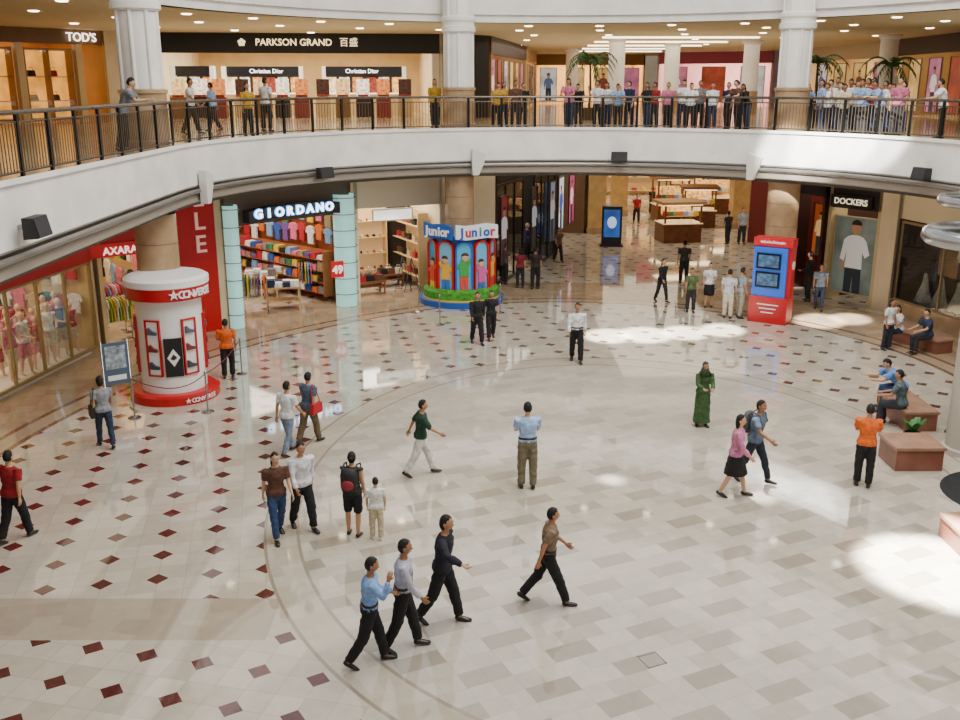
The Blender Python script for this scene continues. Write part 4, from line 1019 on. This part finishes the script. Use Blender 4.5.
# ------------------------------------------------------------ corridor things
x, y = G(611, 246)
t = thing('advertising_totem', 'free standing black totem with a glowing blue screen in the corridor', 'advertising totem', (x, y, 0), -.1)
MB().box((0, 0, .95), (.95, .35, 1.9)).build('case', mat('#101218', .3), t); MB().box((0, -.18, 1.1), (.75, .02, 1.3)).build('screen', mat('#2c5fb0', .3, 0, .9, 'glow'), t)
MB().ell((0, -.2, 1.15), (.22, .015, .28)).build('screen_picture', mat('#bcd4f0', .3, 0, .8), t); MB().box((0, 0, .05), (1.1, .5, .1)).build('foot', DARK, t)
def kiosk(px, py, w, d, lab, rz=0, canopy='#b98a50', h=2.4):
    x, y = G(px, py); t = thing('retail_kiosk', lab, 'kiosk', (x, y+d/2, 0), rz)
    MB().box((0, 0, .45), (w, d, .9)).build('counter', mat('#6a3a1c', .35, kind='wood'), t)
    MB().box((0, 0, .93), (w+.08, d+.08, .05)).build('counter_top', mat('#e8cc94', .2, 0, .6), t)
    for a in (-1, 1):
        for b_ in (-1, 1): MB().box((a*(w/2-.05), b_*(d/2-.05), .9+(h-.9)/2), (.08, .08, h-.9)).build('post', mat('#6a3f24', .4), t)
    MB().box((0, 0, h+.02), (w+.3, d+.3, .14)).build('canopy', mat(canopy, .5), t)
    MB().box((0, 0, h-.07), (w, d, .03)).build('lamp_panel', mat('#ffe9c0', .5, 0, 4), t)
    MB().box((0, 0, 1.25), (w*.8, d*.6, .03)).build('goods_shelf', mat('#caa26a', .4), t)
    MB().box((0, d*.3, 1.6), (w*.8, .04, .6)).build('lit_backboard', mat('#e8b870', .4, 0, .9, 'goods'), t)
    for k in range(7):
        c = MIX[(k*5) % 12]; sx = -w*.4+w*.8*k/6
        q = Vector((x, y+d/2, 1.265))+Matrix.Rotation(rz, 3, 'Z') @ Vector((sx, -d*.2, 0))
        o = link('handbag', bagm, None, q, rz); setmat(o, cmat(c)); tag(o, '%s bag on the shelf of the %s' % (c, lab), 'bag', 'bags on the '+lab)
kiosk(680, 243, 1.9, 1.4, 'wooden kiosk nearest in the corridor', .15, h=1.9)
kiosk(700, 228, 1.7, 1.4, 'wooden kiosk right behind the nearest one', -.1, canopy='#8a5a30', h=2.1)
kiosk(671, 222, 1.8, 1.3, 'wooden kiosk left behind the nearest one', .1, canopy='#a87c48')
kiosk(714, 214, 2.6, 1.5, 'long wooden kiosk far in the corridor', canopy='#e8e0d0')
kiosk(752, 226, 1.8, 1.6, 'wooden kiosk at the right of the corridor', canopy='#a33a2a')
kiosk(688, 209, 2.4, 1.4, 'wooden kiosk furthest back in the corridor', canopy='#a87838')
for x, y, lab in ((8.2, 58, 'square stone pillar at the left far end of the corridor'), (13.9, 52.5, 'square stone pillar at the right far end of the corridor'), (6.0, 50.7, 'square stone pillar behind the blue totem')):
    t = thing('pillar', lab, 'pillar', (x, y, 0)); MB().box((0, 0, 2.2), (.9, .9, 4.4)).build('shaft', mat('#c8a468', .3, kind='marble'), t); MB().box((0, 0, .15), (1.0, 1.0, .3)).build('base', BROWN, t)
for k, (x, y, c) in enumerate(((9.6, 56, '#c8202c'), (11.6, 58, '#e6e4e0'), (12.8, 60, '#c8202c'))):
    t = thing('hanging_banner', ('red banner hanging over the corridor, nearest', 'white banner hanging over the corridor', 'red banner hanging over the corridor, furthest')[k], 'banner', (x, y, 3.1))
    MB().box((0, 0, 0), (1.0, .03, 1.3)).build('cloth', mat(c, .7), t); MB().tube([(-.5, 0, .65), (.5, 0, .65)], .02).tube([(0, 0, .65), (0, 0, 1.3)], .01).build('rod', STEEL, t)

# ------------------------------------------------------------ gallery shops
LW = (1, .92, .78)
U1 = shop((-23.5, 29), (-15.0, 40.9), 6.0, 3.5, 2.95, 4, '#b08040', '#6a4c2a', '#c08c48', 320, (1, .82, .56), 'gallery_shoe_shop')
so = thing('shop_sign', 'small lit white lettering on the gallery shop at upper left', 'sign', U1.p(U1.w-1.05, -.05, 3.2), U1.rz)
text("TOD'S", .46, mat('#fffaf0', .4, 0, 3), so, (0, -.04, 0), 0, ext=.02)
mb = MB()
for k in range(6): mb.box((1.2+k*2.45, .1, 1.48), (.28, .25, 2.95))
o = mb.build('wall_gallery_piers', mat('#b0905c', .4, 0, .12), None, U1.o, U1.rz); struct(o, 'golden stone piers of the upper left shop')  # faint emission puts the golden facade glow into the stone colour
for k in range(5):
    s = 2.42+k*2.45; kk = ('fifth', 'fourth', 'third', 'second', 'first')[k]
    t = thing('display_case', 'glowing amber glass display case in the upper left gallery shop, %s from the right' % kk, 'display case', U1.p(s, .35, 0), U1.rz, 'glowing display cases')
    MB().box((0, .3, 1.45), (2.0, .05, 2.5)).build('back_panel', mat('#f0a040', .5, 0, 2.2, 'glow'), t)
    MB().box((0, -.2, 1.45), (2.0, .02, 2.6)).build('glass_front', glass(), t)
    mb = MB()
    for a in (-1, 0, 1): mb.box((a*.97, -.05, 1.45), (.04, .4, 2.7))
    for z in (.15, 2.75): mb.box((0, 0, z), (2.0, .5, .06))
    mb.build('case_frame', mat('#8a6238', .4), t)
    for z in (.85, 1.75): MB().box((0, .1, z-.02), (1.9, .3, .03)).build('shelf', mat('#d8a860', .4), t)
    for z in (.85, 1.75):
        for a in (-.6, .3):
            c = ('brown', 'black', 'cream', 'red')[int(a*2.5+1.5+z*3) % 4]
            o = link('handbag', bagm, None, U1.p(s+a, .42, z), U1.rz); setmat(o, cmat(c)); tag(o, '%s bag in the %s case from the right, upper left shop' % (c, kk), 'bag', 'bags in the upper left cases')
fr = Frame((-15.0, 40.9), (-13.9, 42)); o = MB().box((fr.w/2, .3, 7.75), (fr.w, .6, 3.5)).build('wall_pier_5', CREAM, None, fr.o, fr.rz); struct(o, 'cream pier on the gallery')
U2 = shop((-13.8, 42), (-1.6, 43.5), 6.0, 3.5, 2.7, 14, '#e6d4b0', '#0f0d0c', '#d8bc8c', 1500, (1, .88, .7), 'gallery_department_store')
so = thing('shop_sign', 'long dark header sign with gold lettering on the gallery department store', 'sign', U2.p(5.8, -.03, 3.12), U2.rz)
text('PARKSON GRAND', .38, mat('#f6dcae', .4, 0, 2), so, (.28, -.02, 0), 0, ext=.01, wt=.004)
for k, ch in enumerate('\u767e\u76db'): text(ch, .38, mat('#f6dcae', .4, 0, 2), so, (2.35+k*.4, -.02, 0), 0, ext=.01)
mb = MB()
for k in range(5):
    a = 2*PI*k/5+PI/2; mb.ell((math.cos(a)*.09, 0, math.sin(a)*.09), (.07, .02, .07), 10, 6)
mb.build('flower_emblem', mat('#f6dcae', .4, 0, 1.8), so, (-1.85, -.04, 0))
for k, (s, tdp, w_, tx) in enumerate(((4.2, 5.5, 3.6, .15), (9.0, 5.0, 3.8, -.1), (1.1, 4.5, 1.8, 0))):
    t = thing('cosmetics_counter', 'lit cosmetics counter with dark sign band in the department store, %s' % ('middle', 'right', 'left')[k], 'counter', U2.p(s, tdp, 0), U2.rz)
    MB().box((0, 0, .5), (w_, .7, 1.0)).build('counter_body', mat('#b8a47c', .3), t); MB().box((0, 0, 1.02), (w_+.05, .75, .05)).build('glass_top', mat('#ffffff', .1, 0, 1.5), t)
    MB().box((0, .9, 2.05), (w_, .3, .42)).build('sign_band', mat('#0c0e18', .3), t)
    nn = 6 if w_ > 3 else 3
    for q in range(nn):
        MB().box((-w_/2+w_*(q+.5)/nn, 1.0, 1.15), (w_/nn-.14, .12, 1.25)).build('lit_niche', mat(('#ffe0a8', '#fff4e0', '#e09048', '#8a3424', '#fff0d8', '#f0b060')[q], .4, 0, 1.4, 'goods'), t)
    MB().box((0, 1.1, .95), (w_, .1, 1.85)).build('back_wall', mat('#3c2a1c', .4), t)
    for a in (-1, 1): MB().box((a*(w_/2), .6, 1.13), (.16, .9, 2.26)).build('post', mat('#ececec', .4), t)
    if k < 2: text('Christian Dior', .27, mat('#ffffff', .4, 0, 2.5), t, (tx, .73, 2.04), 0, ext=.01)
mb = MB()
for s in (0.1, 12.0): mb.box((s, .1, 1.35), (.3, .3, 2.7))
o = mb.build('wall_store_piers', mat('#e2d9c6', .4), None, U2.o, U2.rz); struct(o, 'white piers of the gallery department store')
stp = [(.9, 2.0), (1.7, 2.9), (2.6, 2.1), (3.5, 3.0), (4.4, 2.2), (5.3, 2.9), (6.2, 2.0), (7.1, 3.0), (8.0, 2.1), (8.9, 2.9), (9.8, 2.1), (10.8, 2.7)]
for k, (s, tdp) in enumerate(stp):
    t = thing('cosmetics_stand', 'freestanding lit cosmetics stand in the gallery store, %s from the left' % pl[k], 'display stand', U2.p(s, tdp, 0), U2.rz, 'cosmetics stands')
    MB().box((0, 0, .45), (.65, .5, .9)).build('cabinet', mat(('#8a6434', '#2a2018', '#8a3020', '#c8b48c')[k % 4], .4), t)
    MB().box((0, .15, 1.3), (.58, .08, .75)).build('light_panel', mat(('#ffcf88', '#fff4e0', '#e08848', '#382018')[k % 4], .4, 0, 1.5, 'goods'), t)
    MB().box((0, -.05, .95), (.5, .3, .1)).build('tester_tray', mat('#b0402c', .4, kind='goods'), t)
for k in range(9):
    p_ = U2.p(1.0+k*1.25, 3.6+(k % 3)*2.4, 3.35)
    t = thing('pendant_light', 'small round ceiling light inside the gallery department store, %s from the left' % pl[k], 'ceiling light', p_, 0, 'store ceiling lights')
    MB().lathe([(.001, 0), (.2, 0), (.22, .06)], seg=18).build('diffuser', mat('#fff8ea', .4, 0, 7), t); MB().lathe([(.22, .06), (.24, .15)], seg=18).build('rim', STEEL, t)
fr = Frame((-1.55, 43.5), (.4, 45)); o = MB().box((fr.w/2, .3, 7.75), (fr.w, .6, 3.5)).build('wall_dark_pier', mat('#1c1916', .4), None, fr.o, fr.rz); struct(o, 'dark wall beside the department store')
poster(Frame((-1.55, 43.5), (.4, 45), 6), 1.0, -.04, 1.5, .9, 2.3, '#2b3a6a', '#9ab0e0', 'blue lit poster on the dark wall beside the department store', True, .8)
gal = [((.5, 45.2), (2.6, 58), '#3a2c22', '#a88050', 200, 'gallery_left_shop', 1.8), ((2.7, 58), (4.0, 72), '#c8a878', '#d8b888', 260, 'gallery_left_far_shop', 1.8),
       ((4.0, 74), (12.0, 74), '#906c3c', '#e0b878', 600, 'gallery_end_shop', 4.5), ((12.2, 70), (19.0, 66), '#a84c70', '#e8bcc8', 550, 'gallery_pink_shop', 4.5),
       ((19.2, 65), (21.0, 52), '#d0c4a8', '#e0c898', 380, 'gallery_right_far_shop', 4.5), ((20.0, 50), (19.6, 41), '#1a1614', '#906c38', 260, 'gallery_right_shop', 4.5),
       ((19.5, 40.5), (24.5, 31.5), '#0e0c0b', '#4c2c18', 120, 'gallery_black_shop', 4.5)]
GF = []
for a, b_, hc, wc, li, nm, dp in gal:
    f_ = shop(a, b_, 6.0, 3.5, 2.75, dp, wc, hc, wc, li, (1, .86, .66), nm); GF.append((f_, nm))
    n = max(2, int(f_.w/2))
    for k in range(n):
        s = (k+.5)*f_.w/n
        cc = [('#f0c878', '#7c3a2a'), ('#e4e6ea', '#5a6a90'), ('#c87898', '#f4e8ec'), ('#f0d088', '#5a6a50'), ('#a84830', '#f0d8b0')][(k*2+len(nm)) % 5]
        if nm == 'gallery_black_shop': cc = ('#4a3424', '#9a6a40')
        poster(f_, s, .12, 1.4, f_.w/n*.6, 2.3, cc[0], cc[1], 'lit window panel of the %s, %s from its left end' % (nm.replace('_', ' '), pl[k]), k % 2 == 0, .6, frame='#6a5a40')
t = thing('shop_sign', 'small blue round sign on the black gallery shop at upper right', 'sign', GF[-1][0].p(1.0, -.05, 3.1), GF[-1][0].rz)
MB().box((0, 0, 0), (2.2, .06, .5)).build('board', mat('#20242c', .4), t); MB().ell((.0, -.05, 0), (.2, .03, .2)).build('disc', mat('#5a8ad0', .4, 0, 1.5), t)
for x, y, lab in ((6.3, 47, 'white gallery column behind the first palm'), (9.8, 52, 'white gallery column in the middle distance'), (13.3, 50, 'white gallery column right of the middle distance one'), (5.6, 62, 'white gallery column far back'), (17.6, 44, 'white gallery column on the right')):
    t = thing('column', lab, 'column', (x, y, 6)); MB().lathe([(.42, 0), (.42, 1.1), (.4, 1.12)], seg=24).build('stone_base', BROWN, t); MB().lathe([(.38, 1.1), (.38, 3.3), (.5, 3.4), (.5, 3.5)], seg=24).build('shaft', WHITE, t)
def palm(x, y, z, h, lab):
    t = thing('potted_palm', lab, 'palm', (x, y, z))
    MB().lathe([(0, 0), (.25, 0), (.35, .5), (.3, .5), (0, .42)], seg=20).build('pot', mat('#5a4634', .5), t)
    MB().tube([(0, 0, .4), (.04, 0, h*.35), (0, .03, h*.68)], [.06, .05, .04], 8).build('trunk', mat('#5b4630', .9), t)
    for k in range(14):
        a = k*2.39; L = h*.36*random.uniform(.8, 1.1); el = random.uniform(.55, 1.3)
        mb = MB(); pts = [Vector((math.cos(a)*L*q*.9, math.sin(a)*L*q*.9, h*.66+L*(el*q-1.15*q*q))) for q in [i/8 for i in range(9)]]
        sd = Vector((-math.sin(a), math.cos(a), 0))
        for i in range(1, 9):
            for s in (-1, 1):
                tip = pts[i]+sd*s*.22*(1-.06*i)+Vector((0, 0, -.1))+(pts[i]-pts[i-1])*.8
                mb.add([pts[i-1], pts[i], tip], [(0, 1, 2)])
        mb.tube(pts, .008, 4); mb.build('frond', mat('#3c7030', .6, kind='leaf'), t)
palm(4.6, 42.5, 6, 3.5, 'potted palm on the gallery, leftmost of three'); palm(13.6, 41.0, 6, 3.4, 'potted palm on the gallery right of the big column'); palm(16.0, 39.5, 6, 3.2, 'potted palm on the gallery nearest the black shop')
dm = MB().lathe([(.001, -.02), (.13, -.02), (.16, 0)], seg=14).mesh('downlight'); dm.materials.append(mat('#fff3dc', .4, 0, 9))
for j, rr in enumerate((13.4, 16.5, 20.5, 25.5, 32)):
    for a in range(28, 176, 11 if j < 2 else 9):
        q = (CX+rr*math.cos(math.radians(a)), CA+rr*math.sin(math.radians(a)))
        px = proj(q[0], q[1], 9.5)
        if not (0 < px[0] < 960 and px[1] > -10): continue
        o = link('downlight', dm, None, (q[0], q[1], 9.49)); tag(o, 'small round recessed light in the gallery ceiling', 'ceiling light', 'recessed gallery ceiling lights')
for k in range(5):
    o = MB().box((0, 0, 0), (7-.4*k, .35, .05)).build('light_strip', mat('#fff0d8', .4, 0, 5), None, (9, 46+k*5, 9.46)); tag(o, 'long ceiling light strip over the gallery hall, %s' % ('nearest', 'second nearest', 'third', 'fourth', 'furthest')[k], 'ceiling light')
lamp('AREA', (8, 50, 9.3), 620, 14, 18, LW); lamp('AREA', (-8, 37.5, 9.3), 220, 12, 4, LW); lamp('AREA', (9, 50, 4.3), 500, 6, 22, (1, .87, .68)); lamp('AREA', (2.7, 36.0, 4.35), 35, 12, 1.6, (1, .87, .68))
lamp('AREA', (8, 50, 6.6), 260, 14, 18, LW, (PI, 0, 0)); lamp('AREA', (-6, 38.0, 6.6), 90, 14, 4, LW, (PI, 0, 0)); lamp('AREA', (16, 33.5, 6.6), 40, 4, 5, LW, (PI, 0, 0))
lamp('AREA', (-10.4, 25, 4.35), 28, 1.6, 8, (1, .84, .6)); lamp('AREA', (13.2, 31, 4.35), 16, 1.6, 6, (1, .86, .66))

# ------------------------------------------------------------ people on the gallery
tops = [('white', '#e6e6e8'), ('black', '#141418'), ('grey', '#70747a'), ('pale blue', '#8aa8d2'), ('dark blue', '#1c2644'), ('red', '#9a1c24'), ('cream', '#d0c4a6'), ('brown', '#5a3a28'), ('yellow', '#b89020'), ('pink', '#c06a84')]
def gal_person(px, off, pose, ti, lab, hd=None, fem=False, bc='#16181e', ht=None, bottom='trousers'):
    p, n = ringpt(px, R0+off, 6.9)
    a = math.degrees(math.atan2(-n[1], -n[0]))
    person(p[0], p[1], 6.0, a+random.uniform(-40, 40) if hd is None else hd, ht or random.uniform(1.48, 1.68), pose, 'short', tops[ti][1], bottom, bc, 'long' if fem else 'short', lab, fem)
gal_person(122, .72, 'lean', 2, 'person in grey leaning on the gallery railing beside the upper left column', hd=10, bc='#1b1b20')
gal_person(190, 3.0, 'walk', 0, 'person in white walking along the gallery left of the department store', hd=0)
gal_person(212, 4.0, 'walkb', 3, 'person in pale blue walking along the gallery behind the person in white', hd=180)
gal_person(247, .9, 'stand', 8, 'person in yellow standing on the gallery in front of the department store', fem=True)
gal_person(266, 2.6, 'stand2', 0, 'person in white on the gallery right of the person in yellow', hd=60)
gal_person(435, 1.7, 'stand', 8, 'person in yellow standing left of the middle gallery column', fem=True)
seq = [496, 504, 515, 523, 569, 579, 598, 608, 618, 630, 647, 655, 668, 683, 691, 700, 712, 728, 739, 747]
ords = list(pl)+['thirteenth', 'fourteenth', 'fifteenth', 'sixteenth', 'seventeenth', 'eighteenth', 'nineteenth', 'twentieth', 'twenty first', 'twenty second', 'twenty third', 'twenty fourth']
tt = [8, 8, 7, 1, 9, 1, 0, 0, 3, 4, 1, 5, 9, 0, 0, 2, 0, 4, 7, 1]
PP = ('rail', 'stand2', 'cross', 'lean', 'phone', 'rail', 'stand')
for i, px in enumerate(seq):
    fem = i % 3 == 1; ti = tt[i]
    gal_person(px, .7+.6*(i % 2), PP[(i*3) % 7] if i % 2 == 0 else PP[(i*2) % 7], ti, 'person in %s at the gallery railing, %s right of the middle column' % (tops[ti][0], ords[i]), fem=fem, bc=('#16181e', '#22304e', '#2a2320')[i % 3])
seq = [806, 812, 822, 827, 832, 836, 841, 845, 850, 854, 858, 863, 867, 872, 876, 880, 885, 889, 893, 898, 903, 944]
tt = [3, 4, 3, 0, 0, 2, 0, 6, 0, 1, 0, 3, 4, 0, 5, 3, 0, 1, 0, 9, 2, 0]
for i, px in enumerate(seq):
    fem = i % 4 == 2; ti = tt[i]
    off = (2.4, 3.0)[i] if i < 2 else (1.75, .7, 1.22, 2.3)[(i*3) % 4]
    if i == 2: off = .7
    if i == 21: off = .9
    gal_person(px, off, PP[(i*3) % 7], ti, 'person in %s in the right gallery crowd, %s from its left end' % (tops[ti][0], ords[i]), fem=fem, bc=('#22345a', '#16181e')[i % 2])

# ------------------------------------------------------------ light
w = bpy.data.worlds.new('world'); bpy.context.scene.world = w; w.use_nodes = True
bg = w.node_tree.nodes['Background']; bg.inputs[0].default_value = (.95, .96, 1, 1); bg.inputs[1].default_value = .6
lamp('AREA', (6, 16, 21), 7200, 10, 20, (1, .965, .91), name='skylight')
def spot(src, tgt, rad, e, blend=.35):
    s, t = Vector(src), Vector(tgt); d = (t-s)
    l = bpy.data.lights.new('sun_beam', 'SPOT'); l.energy = e; l.spot_size = 2*math.atan(rad/d.length); l.spot_blend = blend; l.shadow_soft_size = .15; l.color = (1, .98, .93)
    o = bpy.data.objects.new('sun_beam', l); COL.objects.link(o); o.location = s; o.rotation_euler = d.to_track_quat('-Z', 'Y').to_euler()
spot((0, 24, 24), (*G(945, 572), 0), 1.35, 900000, .5)
for px, py, rr in ((608, 336, .8), (645, 335, .9), (685, 333, .8), (722, 330, .75), (820, 321, .9), (850, 319, .7)): spot((3, 12, 24), (*G(px, py), 0), rr, 480000, .5)
spot((1, 24, 24), (*G(612, 480), 0), .3, 130000, .9); spot((1, 24, 24), (*G(760, 497), 0), .35, 130000, .9)
for px, z in ((790, 5.5), (820, 5.6), (850, 6.1), (880, 6.2)):
    p, n = ringpt(px, R0, 5.6); spot((4, 10, 20), (p[0], p[1], z), 1.1, 160000, .6)

# ------------------------------------------------------------ camera
cd = bpy.data.cameras.new('camera'); cd.sensor_width = 36; cd.lens = F/960*36; cd.clip_end = 300
cam = bpy.data.objects.new('camera', cd); COL.objects.link(cam); cam.location = (0, 0, H); cam.rotation_euler = (PI/2-TH, 0, 0)
bpy.context.scene.camera = cam
